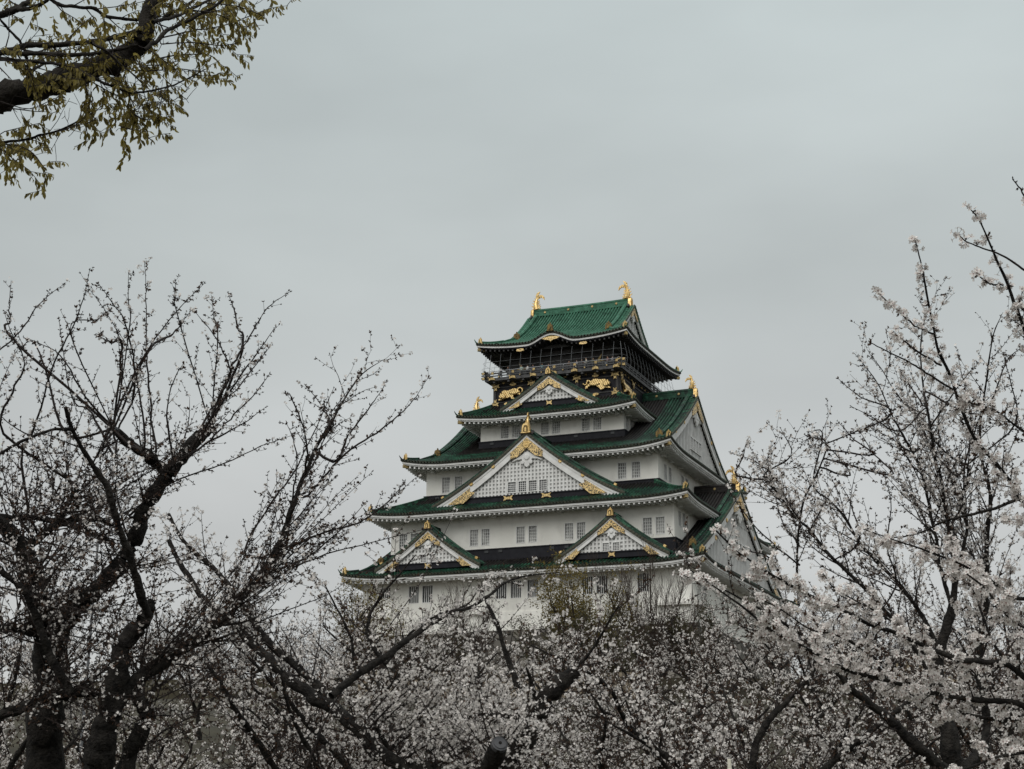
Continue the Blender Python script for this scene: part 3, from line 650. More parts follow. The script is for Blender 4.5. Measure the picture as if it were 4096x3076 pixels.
# big side gables of the three ridge roofs
for i, bw, sc in ((5, .62, .6), (3, 1.05, 1.0), (1, 1.1, 1.05)):
    r = RF[i]; ng = r['ng']; xg = r['X']-ng
    w = r['Y']-ng*.95
    for s in (1, -1):
        pf = lambda d, i=i: RF[i]['z']+prof(i, RF[i]['Y']-d)-.12
        xv = xg+.05
        Mf = (lambda u, z, n, xv=xv: (xv-n, u, z)) if s > 0 else (lambda u, z, n, xv=xv: (-(xv-n), -u, z))
        zb = r['z']+prof(i, ng)+.05
        if s > 0:
            wins = {3: [(-2.3+1.2*k, -1.35+1.2*k, 21.9, 23.4) for k in range(4)], 1: [(-3.2+1.6*k, -1.9+1.6*k, 8.2, 9.9) for k in range(4)], 5: []}[i]
            bosses = {3: [(-9.6, 22.4), (9.6, 22.4), (-6, 24.4), (6, 24.4)], 1: [(-11.5, 8.6), (11.5, 8.6), (-6.5, 11.6), (6.5, 11.6)], 5: []}[i]
            gable_front(Mf, ROOF[i], pf, w, zb, bw, wins=wins, bosses=bosses, vertical=True, gold_fit=(-4, 4) if i < 5 else (0,), sc=sc, band=.5 if i == 5 else .7)
        else:
            q = MB(); q.grid([[Mf(u*w/12, zb-.3, .5) for u in range(-12, 13)], [Mf(u*w/12, max(zb-.3, pf(abs(u*w/12))), .5) for u in range(-12, 13)]]); q.build('gable_wall', PLASTER, ROOF[i])
    # verge and descending ridges
    for s in (1, -1):
        vb = MB()
        for sy in (-1, 1):
            yy = [0.25+(r['Y']-ng-.6)*k/16 for k in range(17)]
            vb.sweep([(s*(xg-.02), sy*y, r['z']+prof(i, r['Y']-y)-.02) for y in yy], [(-.12, -.12), (-.12, .14), (.12, .14), (.12, -.12)])
            y1 = {5: 6.9, 3: 12.6, 1: 17.2}[i]
            yy = [.25+(y1-.25)*k/14 for k in range(15)]
            ridge_beam(vb, [(s*(xg-1.15), sy*y, r['z']+prof(i, r['Y']-y)+.05) for y in yy], .5, .5)
            # short tiled rolls between descending ridge and verge
            n = int((r['Y']-ng)/.42)
            for k in range(n):
                y = .5+k*.42; z = r['z']+prof(i, r['Y']-y)+.12
                vb.sweep([(s*(xg-.85), sy*y, z), (s*(xg+.1), sy*y, z-.06)], [(-.1, -.1), (-.09, .05), (0, .1), (.09, .05), (.1, -.1)])
            zz = r['z']+prof(i, r['Y']-y1)
            p0, p1 = Vector((s*(xg-1.15), sy*y1, zz+.1)), Vector((s*(xg), sy*(r['Y']-ng), r['z']+prof(i, ng)+.1))
            ridge_beam(vb, [p0+(p1-p0)*t for t in (0, .25, .5, .75, 1)], .36, .36)
        vr = vb.build('verge_ridge', TILE_TOP if i == 5 else TILE, ROOF[i])
        y1 = {5: 6.9, 3: 12.6, 1: 17.2}[i]; zz = r['z']+prof(i, r['Y']-y1); g = MB()
        gold_arch(g, lambda x, z, t, s=s: (s*(xg-1.15)+x, -y1-.05-t, zz-.05+z), .95, .95, .3); g.build('ridge_end_tile', [BRONZE, BRONZE], vr)
    # main ridge
    zr = r['ridge']; L = {5: 6.75, 3: 15.4, 1: 20.6}[i]; hr = {5: 1.0, 3: 1.05, 1: .95}[i]
    mb = MB(); ridge_beam(mb, [(x*L/12., 0, zr+.02*(x/12.)**2*4) for x in range(-12, 13)], .62, hr)
    ro = mb.build('main_ridge', TILE_TOP if i == 5 else (TILE if i == 3 else TILE_DK), ROOF[i])
    for x in {5: (-5.1, -1.75, 1.65, 5.05), 3: (-13.2, -10.4, 10.4, 13.4), 1: (17.8, -17.8)}[i]:
        g = MB(); g.prism([(x+.17*math.cos(t), zr+hr*.42+.17*math.sin(t)) for t in [k*math.pi/5 for k in range(10)]], lambda a, b, t: (a, -.27-t, b), 0, .09, 0, inset=.04); g.build('gilt_disc', GOLD_OLD, ro)
    for s in (1, -1):
        g = MB(); gold_arch(g, lambda y, z, t: (s*(L-.02+t), y, zr-.25+z), .95, 1.35, .42); g.build('ridge_end_tile', [GOLD, BRONZE], ro)
        b = MB()
        for q in (-1, 1): b.prism([(q*.25, 0), (q*.7, -.2), (q*.95, .05), (q*.8, .4), (q*.5, .3), (q*.3, .5)], lambda y, z, t: (s*(L+.0+t), y, zr-.35+z), 0, .25)
        b.build('ridge_end_scroll', BLACKM, ro)
        fish((s*(L-.35), 0, zr+hr), (-s, 0, 0), {5: 2.4, 3: 1.8, 1: 2.2}[i], ro)
# karahafu ridge and end tile on the top roof, with its gilt pendant
mb = MB(); ridge_beam(mb, [(0, -11.2+n, RF[5]['z']+prof(5, n)+kara(5, 0, n)+.08) for n in (.1, .8, 1.6, 2.4, 3.2)], .42, .42); kr = mb.build('curved_gable_ridge', TILE_TOP, ROOF[5])
g = MB(); gold_arch(g, lambda x, z, t: (x-.0, -11.15-t, RF[5]['z']+1.18+z), .85, .95, .3); g.build('ridge_end_tile', [BRONZE, BRONZE], kr)
g = MB(); zc = RF[5]['z']+.42
g.prism([(-1.25, .05), (-.9, .18), (0, .3), (.9, .18), (1.25, .05), (.8, -.12), (.3, -.2), (0, -.42), (-.3, -.2), (-.8, -.12)], lambda x, z, t: (x, -10.95-t, zc-.12+z), 0, .12); g.build('gilt_pendant', FILI_W, ROOF[5])
k = MB()
for x0, w in ((-4.2, .55), (4.35, .55)):
    k.prism([(x0-w, -.12), (x0-w*.8, .14), (x0, .18), (x0+w*.8, .14), (x0+w, -.12), (x0, -.2)], lambda x, z, t: (x, -10.93-t, RF[5]['z']-.78+z), 0, .1)
k.build('gilt_eave_plate', FILI_W, ROOF[5])

# ------------------------------------------------------------------ top storeys: black tiger frieze, balcony, dark room
a, b = WALL[5]
mb = MB(); mb.box((0, 0, 28.7), (2*a, 2*b, 4.1)); blk = mb.build('tiger_storey', BLACK, tower)
mb = MB()
for z, o, h in ((30.72, .16, .3), (30.2, .10, .14), (28.22, .08, .16), (27.55, .14, .3)): mb.box((0, 0, z), (2*a+2*o, 2*b+2*o, h))
for x in (-8.3, -3.15, 3.0, 8.3): mb.box((x, -b-.02, 29.2), (.34, .2, 1.8))
for y in (-9.2, -4.4, 0, 4.4, 9.2): mb.box((a+.02, y, 29.2), (.2, .34, 1.8))
mb.build('black_beams', BLACKM, blk)
FP = lambda x, z, t: (x, -b-.16-t, z)
RP = lambda y, z, t: (a+.16+t, y, z)
def plate(Q, x, z, w, h, nm='gilt_plate', mt=None):
    g = MB(); pl = [(-w, -h), (-w*.6, -h*.8), (-w*.35, -h*.5), (w*.35, -h*.5), (w*.6, -h*.8), (w, -h), (w*.72, 0), (w, h), (w*.6, h*.8), (w*.35, h*.5), (-w*.35, h*.5), (-w*.6, h*.8), (-w, h), (-w*.72, 0)]
    g.prism([(x+p, z+q) for p, q in pl], Q, 0, .09, 0); return g.build(nm, mt or GOLD_OLD, blk)
def boss(Q, x, z, s=.17):
    g = MB(); g.prism([(x-s, z-s), (x+s, z-s), (x+s, z+s), (x-s, z+s)], Q, 0, .12, 0, inset=.03); g.build('gilt_boss', GOLD_OLD, blk)
def oval(Q, x, z, w=.46, h=.2):
    g = MB(); g.prism([(x+w*math.cos(t)*(1+.08*math.cos(4*t)), z+h*math.sin(t)) for t in [k*math.pi/8 for k in range(16)]], Q, 0, .1, 0, inset=.04); g.build('gilt_plate', GOLD_OLD, blk)
for x in (-8.26, -7.0, -5.74, -4.47, -3.2, -1.8, -.4, 1.45, 2.9, 4.16, 5.43, 6.7, 7.99): boss(FP, x, 30.76)
for x in (-8.1, -3.15, 3.0, 8.08): plate(FP, x, 30.38, .56, .26); plate(FP, x, 29.98, .2, .26)
for x in (-5.7, 5.48): oval(FP, x, 30.42); oval(FP, x, 28.0)
for x in (-8.15, 8.05): plate(FP, x, 27.95, .5, .25); plate(FP, x, 28.35, .22, .3)
for y in (-9, -7.7, -6.4, -5.1, -3.8, -2.5, -1.2, .1, 1.4, 2.7): boss(RP, y, 30.76)
for y in (-8.9, -4.4): plate(RP, y, 30.38, .5, .26); plate(RP, y, 29.98, .2, .26); plate(RP, y, 27.95, .5, .25)
def zpts(s, x0=1900, y0=1400, k=.33906): return [(x0+a*k, y0+b*k) for a, b in s]
def on_plane(px, py, axis, val):               # where a sight line meets one of the tower's wall planes
    d = FW+RT*(px-2048)/FOC-UP*(py-1538)/FOC; t = (val-CAM[axis])/d[axis]; q = CAM+d*t; return q[0], q[1], q[2]-CZ
TR = [(1272, 418), (1290, 395), (1305, 412), (1320, 400), (1322, 372), (1340, 357), (1365, 362), (1380, 375), (1400, 350), (1440, 342), (1490, 350), (1540, 345), (1570, 360), (1588, 395), (1585, 430), (1612, 440), (1608, 458), (1570, 455), (1545, 450), (1525, 470), (1490, 478), (1478, 460), (1450, 440), (1420, 425), (1380, 430), (1345, 445), (1338, 468), (1310, 468), (1308, 440), (1335, 420), (1355, 400), (1362, 385), (1345, 378), (1338, 400), (1325, 422), (1300, 428), (1285, 412)]
TL = [(282, 600), (290, 585), (320, 578), (330, 560), (318, 530), (330, 495), (360, 480), (400, 485), (430, 470), (470, 455), (510, 462), (520, 445), (550, 440), (578, 455), (580, 485), (565, 512), (555, 510), (565, 480), (550, 458), (530, 462), (525, 480), (540, 500), (560, 525), (595, 518), (592, 530), (565, 545), (545, 570), (535, 560), (530, 535), (500, 530), (470, 540), (462, 565), (490, 575), (485, 592), (440, 585), (430, 560), (400, 575), (360, 585), (330, 600), (290, 608)]
for T, c in ((TR, (7.0, 29.22, -1)), (TL, (-7.05, 28.9, 1))):
    pl = [(q[0], q[2]) for q in (on_plane(*p, 1, -b) for p in zpts(T))]
    g = MB(); g.prism(pl, FP, -.1, .22, 0, inset=.05)
    cx, cz, sg = c
    g.prism([(cx+.5*math.cos(t), cz+.42*math.sin(t)) for t in [k*math.pi/7 for k in range(14)]], FP, .2, .42, 0, inset=.12)      # head boss
    for q, e in ((-.2, .2), (.2, .2)): g.prism([(cx+q+.1*math.cos(t), cz+.36+.12*math.sin(t)) for t in [k*math.pi/3 for k in range(6)]], FP, .2, .4, 0, inset=.02)
    g.prism([(cx+.2*math.cos(t)-.1*sg, cz-.16+.14*math.sin(t)) for t in [k*math.pi/4 for k in range(8)]], FP, .38, .5, 0, inset=.05)
    hx = cx+sg*1.6
    g.prism([(hx+.75*math.cos(t), 29.35+(.0 if sg < 0 else -.05)+.3*math.sin(t)) for t in [k*math.pi/7 for k in range(14)]], FP, .2, .34, 0, inset=.12)
    g.build('tiger_relief', TIGER, blk)
TS = [(-9.0, 29.9), (-8.75, 29.6), (-8.5, 29.95), (-8.2, 29.6), (-7.6, 29.5), (-7.0, 29.55), (-6.3, 29.4), (-5.7, 29.35), (-5.35, 29.0), (-5.5, 28.6), (-5.9, 28.5), (-6.4, 28.35), (-6.3, 28.75), (-7.2, 28.9), (-7.6, 28.5), (-8.0, 28.45), (-7.9, 28.8), (-8.4, 29.2), (-8.8, 29.4)]
g = MB(); g.prism(TS, RP, -.1, .22, 0, inset=.05); g.build('tiger_relief', TIGER, blk)
g = MB(); g.prism([(-y-1., z) for y, z in TS], RP, -.1, .22, 0, inset=.05); g.build('tiger_relief', TIGER, blk)

bx_, by_ = 9.25, 10.6
mb = MB(); mb.box((0, 0, 30.98), (2*bx_, 2*by_, .22)); mb.box((0, 0, 30.84), (2*bx_-.7, 2*by_-.7, .1))
for x in range(-8, 9, 2): mb.box((x, -by_+.6, 30.72), (.28, 1.0, .2))
bal = mb.build('balcony', GREYW, tower)
mb = MB()
for z, h, w in ((31.2, .16, .2), (31.55, .12, .14), (31.88, .16, .18)):
    e = .55
    for sy in (-1, 1): mb.sweep([(-bx_-e, sy*(by_-.2), z+.18), (-bx_, sy*(by_-.2), z), (bx_, sy*(by_-.2), z), (bx_+e, sy*(by_-.2), z+.18)], [(-w/2, -h/2), (-w/2, h/2), (w/2, h/2), (w/2, -h/2)])
    for sx in (-1, 1): mb.sweep([(sx*(bx_-.2), -by_-e, z+.2), (sx*(bx_-.2), -by_, z+.015), (sx*(bx_-.2), by_, z+.015), (sx*(bx_-.2), by_+e, z+.2)], [(-w/2, -h/2), (-w/2, h/2), (w/2, h/2), (w/2, -h/2)])
def posts(fn):
    for k in range(-6, 7): fn('f', k*1.46)
    for k in range(-7, 8): fn('r', k*1.46)
def post(s, u):
    q = (u, -by_+.2, 31.5) if s == 'f' else (bx_-.2, u, 31.5); mb.box(q, (.22, .22, .78))
posts(post)
for s in (-1, 1): mb.box((s*(bx_-.2), -by_+.2, 31.55), (.3, .3, 1.1))
mb.build('railing', GREYW, bal)
mb = MB()
for s in (-1, 1): mb.tube([(-bx_+.1, s*(by_-.22), 32.18), (bx_-.1, s*(by_-.22), 32.18)], .045, 6)
mb.tube([(bx_-.22, -by_+.1, 32.18), (bx_-.22, by_-.1, 32.18)], .045, 6)
for k in range(-6, 7): mb.tube([(k*1.46, -by_+.22, 31.9), (k*1.46, -by_+.22, 32.18)], .03, 5, up=(1, 0, 0))
mb.build('handrail', STEEL, bal)
for x in (-8.2, -5.35, -2.5, .3, 3.05, 5.85, 8.6):
    g = MB(); g.prism([(x-.42, -.2), (x-.2, -.1), (x+.2, -.1), (x+.42, -.2), (x+.38, .12), (x+.14, .22), (x-.14, .22), (x-.38, .12)], lambda p, z, t: (p, -by_-.12-t, 31.08+z), -.12, .06); g.prism([(x-.16, .62), (x+.16, .62), (x+.16, .95), (x-.16, .95)], lambda p, z, t: (p, -by_+.06-t, 31.08+z), 0, .08)
    g.build('gilt_fitting', GOLD_OLD, bal)
for x in [k*1.46 for k in range(-6, 7)]:
    g = MB(); g.prism([(x-.09, -.09), (x+.09, -.09), (x+.09, .09), (x-.09, .09)], lambda p, z, t: (p, -by_+.05-t, 31.36+z), 0, .08, inset=.02); g.build('gilt_boss', GOLD_OLD, bal)
for z in (31.2, 31.88):
    for p in ((bx_+.25, -by_+.2), (bx_-.2, -by_-.25), (-bx_-.25, -by_+.2)):
        g = MB(); g.box((p[0], p[1], z+.1), (.36, .3, .3) if abs(p[0]) > bx_ else (.3, .36, .3)); g.build('gilt_fitting', GOLD_OLD, bal)
mb = MB(); mb.box((0, 0, 32.95), (13.9, 15.4, 3.9)); room = mb.build('upper_room', BLACKM, tower)
mb = MB(); mb.box((0, 0, 34.95), (17.4, 19.0, .5)); mb.box((0, 0, 34.45), (15.2, 16.8, .5)); mb.build('upper_eave_beams', BLACKM, room)
for x in (-5.6, -2.8, 0, 2.8, 5.6):
    g = MB(); g.box((x, -7.72, 32.3), (2.1, .06, 1.7)); g.build('glass_door', PANE_DK, room)
for y in (-5.6, -2.8, 0, 2.8, 5.6):
    g = MB(); g.box((6.97, y, 32.3), (.06, 2.1, 1.7)); g.build('glass_door', PANE_DK, room)
for s, x0 in ((1, 5.1), (-1, -5.1)):            # gilt cranes on the dark wall
    g = MB(); g.prism([(0, 0), (.22*s, .35), (.62*s, .75), (.36*s, .05), (.5*s, -.1), (.95*s, -.18), (.4*s, -.28), (0, -.3), (-.4*s, -.2), (-.6*s, .05), (-.3*s, -.02)], lambda x, z, t: (x0+x, -7.75-t, 33.05+z), 0, .12); g.build('crane_relief', GOLD_OLD, room)
# wire cage of the lookout: bulging uprights and hoops
mb = MB()
def cage(q, t): 
    zs = [34.3, 33.6, 32.9, 32.3, 31.8, 31.3, 30.95]; bul = [0, .16, .3, .38, .36, .22, -.05]
    mb.tube([(q[0]+t[0]*o, q[1]+t[1]*o, z) for z, o in zip(zs, bul)], .018, 4, up=(t[1], t[0], .01))
cgx, cgy = 9.35, 10.75
for k in range(-6, 7): cage((k*1.39, -cgy), (0, -1))
for k in range(-7, 8): cage((cgx, k*1.39), (1, 0)); cage((-cgx, k*1.39), (-1, 0))
for sx in (-1, 1):
    for sy in (-1,): cage((sx*(cgx-.25), sy*(cgy-.25)), (sx*.7, sy*.7))
for z, o in ((33.27, .25), (32.45, .38), (31.6, .32)):
    R0 = .8; X, Y = cgx+o, cgy+o; ring = []
    for (cx, cy, a0) in ((X-R0, -Y+R0, -90), (X-R0, Y-R0, 0), (-X+R0, Y-R0, 90), (-X+R0, -Y+R0, 180)):
        for k in range(5): t = math.radians(a0+k*22.5); ring.append((cx+R0*math.cos(t), cy+R0*math.sin(t), z))
    mb.tube(ring+[ring[0]], .016, 4)
mb.build('wire_cage', CAGE, bal)

# ------------------------------------------------------------------ stone base and terrace wall
mb = MB(); S0, T0 = 21.4, 21.1
rows = []
for k in range(13):
    t = k/12.; o = 6.0*(1-t)**1.7; z = 11.6+(CZ-2.36-11.6)*t
    rows.append([(-S0-o, -T0-o, z), (S0+o, -T0-o, z), (S0+o, T0+o, z), (-S0-o, T0+o, z)])
mb.grid(rows, close=True); mb.add(rows[-1], [(0, 1, 2, 3)])
tag(mb.build('stone_base', STONE), 'dark battered granite stone base under the castle tower', 'stone wall')
mb = MB(); R0 = 113.5; prs = []
_a = [math.atan2(q[1], q[0]) for q in (P(1450, 2700, 95), P(2600, 2700, 95))]
for k in range(61):
    a = _a[0]+(_a[1]-_a[0])*k/60.; prs.append([((R0+d)*math.cos(a), (R0+d)*math.sin(a), z) for d, z in ((-.5, 8.5), (-.5, 10.85), (.12, 10.85), (.12, 10.6), (.02, 10.6), (.3, 8.5))])
mb.grid(prs, close=True)
tag(mb.build('terrace_wall', STONE_PALE), 'low pale tan terrace wall behind the blossom, below the dark stone base', 'wall')

# ------------------------------------------------------------------ plants
BARK = mat('cherry_bark', (.009, .008, .0075), .9, 0, (.036, .032, .028), 11, 7, bump=1., bscale=30, spec=.2)
BARK_G = mat('zelkova_bark', (.012, .010, .009), .9, 0, (.035, .031, .026), 7, 6, bump=.7, bscale=24, spec=.2)
TWIG = mat('cherry_twig', (.014, .011, .010), .8, 0, (.034, .026, .023), 6, 3, spec=.25)
TWIG_B = mat('bare_twig', (.035, .024, .020), .85, 0, (.06, .045, .036), 4, 3, spec=.2)
BUD = mat('brown_bud', (.030, .018, .013), .7, island=.4)
PETAL = mat('cherry_petal', (.82, .78, .745), .8, island=.14, trans=.25, spec=.15)
STAMEN = mat('blossom_centre', (.34, .20, .19), .8)
YLEAF = mat('young_red_leaf', (.080, .040, .020), .6, island=.45, trans=.25)
ZLEAF = mat('olive_gold_leaf', (.25, .205, .055), .55, island=.55, trans=.6)
OLEAF = mat('olive_foliage', (.15, .115, .026), .7, island=.55, trans=.25)
DLEAF = mat('dark_olive_foliage', (.05, .045, .014), .7, island=.5, trans=.2)
CUT = mat('cut_wood', (.05, .053, .058), .8, 0, (.10, .10, .105), 8, 4)

def nrm(v): return v/(np.linalg.norm(v)+1e-9)
def smooth_path(pts, n=5):
    """Catmull-Rom through the given points; each row x,y,z,r"""
    p = np.asarray(pts, float)
    if len(p) < 3: 
        t = np.linspace(0, 1, n+1)[:, None]; return p[0]*(1-t)+p[-1]*t
    q = np.vstack([2*p[0]-p[1], p, 2*p[-1]-p[-2]]); out = []
    for i in range(1, len(q)-2):
        for k in range(n):
            t = k/n; a, b, c, d = q[i-1], q[i], q[i+1], q[i+2]
            out.append(.5*((2*b)+(c-a)*t+(2*a-5*b+4*c-d)*t*t+(3*b-a-3*c+d)*t**3))
    out.append(p[-1]); return np.array(out)

class Plant:
    def __init__(s, seed): s.rng = np.random.default_rng(seed); s.big = []; s.thin = []; s.nodes = []; s.cuts = []
    def limb(s, path, n=4, wob=.0, big=True):                # path rows x,y,z,r
        q = smooth_path(path, n); q[:, 3] = np.maximum(q[:, 3], .002)
        if wob: q[1:-1, :3] += s.rng.normal(0, 1, (len(q)-2, 3))*wob*q[1:-1, 3:4]
        (s.big if big else s.thin).append(q); return q
    def attach(s, path, far=2.2):
        """start a shoot on the nearest point of a big limb"""
        p0 = np.array(path[0][:3]); best = None
        for q in s.big:
            k = np.argmin(np.linalg.norm(q[:, :3]-p0, axis=1)); d = np.linalg.norm(q[k, :3]-p0)
            if best is None or d < best[0]: best = (d, q[k])
        if best and .03 < best[0] < far: return [[*best[1][:3], path[0][3]]]+list(path)
        return path
    def whip(s, limbs, ang, sa, L0, L1, r=.014, dep=.5, zmax=3.6):
        """long slender shoot from somewhere on the given limbs, heading ang degrees above the horizontal"""
        rng = s.rng
        for _ in range(60):
            q = limbs[rng.integers(len(limbs))]; p = q[rng.integers(1, len(q)-1), :3]
            if p[2]-ground_h(p[0], p[1]) < zmax: break
        a = math.radians(rng.normal(ang, sa)); L = rng.uniform(L0, L1)
        d = RT*math.cos(a)+np.array([0, 0, 1.])*math.sin(a)+FW*rng.normal(0, dep)
        w = s.shoot(p, d, L, r*L/L1+.003, .0025, seg=.14, wob=.055, up=.012); return w
    def shoot(s, p, d, L, r0, r1=.002, seg=.12, wob=.10, up=.0, keep=True):
        rng = s.rng; n = max(3, int(L/seg)); pts = [np.array([*p, r0])]; d = nrm(np.asarray(d, float)); x = np.asarray(p, float)
        for k in range(n):
            d = nrm(d+rng.normal(0, wob, 3)+np.array([0, 0, up])); x = x+d*(L/n)
            pts.append(np.array([*x, r0+(r1-r0)*((k+1)/n)**.8]))
        q = np.array(pts)
        if keep: s.thin.append(q)
        return q
    def kids(s, q, spacing, ang, Lf, rf, f0=.15, f1=1., up=.03, wob=.09, toward=None, tw=0., jit=.5):
        """side shoots along a path; Lf(f) length, rf parent-radius factor"""
        rng = s.rng; seg = np.linalg.norm(np.diff(q[:, :3], axis=0), axis=1); cum = np.concatenate([[0], np.cumsum(seg)]); T = cum[-1]; out = []
        x = T*f0+rng.uniform(0, spacing); az = rng.uniform(0, 6.28)
        while x < T*f1:
            i = min(np.searchsorted(cum, x, 'right')-1, len(q)-2); t = (x-cum[i])/(seg[i]+1e-9); p = q[i]*(1-t)+q[i+1]*t
            tg = nrm(q[i+1, :3]-q[i, :3]); az += 2.4+rng.normal(0, .4); a = np.cross(tg, [0.3, .2, .9]); a = nrm(a); b = np.cross(tg, a)
            an = ang*rng.uniform(.75, 1.25); d = tg*math.cos(an)+(a*math.cos(az)+b*math.sin(az))*math.sin(an)
            if toward is not None: d = nrm(d+np.asarray(toward)*tw)
            L = Lf(x/T)*rng.uniform(1-jit, 1+jit*.6)
            if L > .03: out.append(s.shoot(p[:3], d, L, max(.0025, min(p[3]*rf, .012*L+.003)), .0022 if L > .25 else .0018, up=up, wob=wob))
            x += spacing*rng.uniform(.6, 1.5)
        return out
    def mark(s, q, step, f0=.1, end=1):
        """places along a shoot that carry buds or flowers"""
        rng = s.rng; seg = np.linalg.norm(np.diff(q[:, :3], axis=0), axis=1); cum = np.concatenate([[0], np.cumsum(seg)]); T = cum[-1]; x = T*f0
        while x < T:
            i = min(np.searchsorted(cum, x, 'right')-1, len(q)-2); t = (x-cum[i])/(seg[i]+1e-9); p = q[i]*(1-t)+q[i+1]*t; tg = nrm(q[i+1, :3]-q[i, :3])
            v = rng.normal(0, 1, 3); v = nrm(v-tg*(v@tg)); s.nodes.append((p[:3]+v*p[3], nrm(v+tg*.6), 0)); x += step*min(3., math.exp(rng.normal(-.15, .65)))
        if end: s.nodes.append((q[-1, :3], nrm(q[-1, :3]-q[-2, :3]), 1))

_rr = np.random.default_rng(4)
def gnarl(q, k=1.):
    """knobbly old limb: finer rings, lumps and slight kinks"""
    L = np.linalg.norm(np.diff(q[:, :3], axis=0), axis=1).sum(); n = int(min(160, max(len(q)*2, L/max(.05, q[:, 3].mean()*.9))))
    cum = np.concatenate([[0], np.cumsum(np.linalg.norm(np.diff(q[:, :3], axis=0), axis=1))]); x = np.linspace(0, cum[-1], n)
    p = np.stack([np.interp(x, cum, q[:, c]) for c in range(4)], 1)
    def walk(a): 
        w = _rr.normal(0, 1, (n, 3)); w = (w+np.roll(w, 1, 0)*.8+np.roll(w, 2, 0)*.5+np.roll(w, -1, 0)*.8)/1.7; return w*a
    f = np.minimum(1, np.minimum(np.arange(n), np.arange(n)[::-1])/3.)[:, None]
    p[:, :3] += walk(.13*k)*p[:, 3:4]*f; p[:, 3] *= 1+walk(.075*k)[:, 0]+np.where(_rr.random(n) < .07, .16, 0)*k
    return p
def tubes(paths, sides, rough=0.):
    V = []; F = []; base = 0
    if rough: paths = [gnarl(q) for q in paths]
    for q in paths:
        n = len(q); m = sides
        t = np.gradient(q[:, :3], axis=0); t /= np.linalg.norm(t, axis=1, keepdims=True)+1e-9
        ref = np.array([.37, .21, .9]) if abs(t[0] @ np.array([.37, .21, .9])) < .9 else np.array([1., 0, 0])
        a = np.cross(t, ref); a /= np.linalg.norm(a, axis=1, keepdims=True)+1e-9; b = np.cross(t, a)
        th = np.arange(m)*2*math.pi/m
        ring = q[:, None, :3]+(a[:, None]*np.cos(th)[None, :, None]+b[:, None]*np.sin(th)[None, :, None])*q[:, None, 3:4]
        if rough: ring = ring+(ring-q[:, None, :3])*_rr.normal(0, rough, (n, m, 1))
        V.append(ring.reshape(-1, 3)); i, j = np.meshgrid(np.arange(n-1), np.arange(m), indexing='ij'); i = i.ravel(); j = j.ravel(); k = (j+1) % m
        F.append(np.stack([i*m+j, i*m+k, (i+1)*m+k, (i+1)*m+j], 1)+base); base += n*m
    return np.vstack(V), np.vstack(F)
def scatter(tv, tf, P0, Rm, sc):
    """instances of a small template: tv (v,3), tf list of face arrays, positions, rotation matrices, scales -> V, F list"""
    n = len(P0); V = np.einsum('nij,vj->nvi', Rm, tv)*np.asarray(sc).reshape(-1, 1, 1)+P0[:, None, :]
    off = (np.arange(n)*len(tv))[:, None, None]
    return V.reshape(-1, 3), [(f[None]+off).reshape(-1, f.shape[1]) for f in tf]
def frames(Z, rng):
    """rotation matrices whose third axis is Z, with random spin"""
    Z = Z/(np.linalg.norm(Z, axis=1, keepdims=True)+1e-9); r = rng.normal(0, 1, Z.shape); X = r-Z*np.sum(r*Z, 1, keepdims=True); X /= np.linalg.norm(X, axis=1, keepdims=True)+1e-9
    Y = np.cross(Z, X); return np.stack([X, Y, Z], 2)
def flower_tpl(lod):
    if lod == 0:                                            # five notched, cupped petals and a darker centre
        V = []; Q = []; T = []
        for k in range(5):
            a = 2*math.pi*k/5; c, s_ = math.cos(a), math.sin(a); b = len(V)
            for (x, y, z) in ((.10, 0, -.12), (.55, -.34, .06), (.98, -.20, .20), (.90, 0, .15), (.98, .20, .20), (.55, .34, .06)): V.append((x*c-y*s_, x*s_+y*c, z+(.02*(k % 2))))
            Q += [(b, b+1, b+2, b+3), (b, b+3, b+4, b+5)]
        b = len(V); V += [(.22*math.cos(t), .22*math.sin(t), -.03) for t in [q*2*math.pi/5 for q in range(5)]]; V.append((0, 0, .05))
        T = [(b+q, b+(q+1) % 5, b+5) for q in range(5)]
        return np.array(V, float), [np.array(Q), np.array(T)], [0]*10+[1]*5
    if lod == 1:
        V = [(0, 0, -.12)]+[(r*math.cos(t), r*math.sin(t), z) for k in range(5) for r, z, t in ((.55, .02, k*2*math.pi/5-.63), (1., .2, k*2*math.pi/5))]
        return np.array(V, float), [np.array([(0, 1+k, 1+(k+1) % 10) for k in range(10)])], [0]*10
    V = [(0, 0, -.15), (1, 0, .2), (.1, .95, .1), (-.9, .25, .2), (-.5, -.85, .05), (.6, -.75, .18)]
    return np.array(V, float), [np.array([(0, 1+k, 1+(k+1) % 5) for k in range(5)])], [0]*5
def bud_tpl():
    V = [(0, 0, 0), (.22, 0, .45), (-.11, .19, .45), (-.11, -.19, .45), (0, 0, 1)]
    return np.array(V, float), [np.array([(0, 2, 1), (0, 3, 2), (0, 1, 3), (4, 1, 2), (4, 2, 3), (4, 3, 1)])]
def leaf_tpl(fold=.12):
    V = [(0, 0, 0), (.2, .35, fold), (-.2, .35, fold), (0, .3, 0), (.17, .7, fold*.8), (-.17, .7, fold*.8), (0, .68, -.03), (0, 1, -.08)]
    return np.array(V, float), [np.array([(0, 1, 3), (0, 3, 2), (6, 4, 7), (5, 6, 7)]), np.array([(1, 4, 6, 3), (2, 3, 6, 5)])]

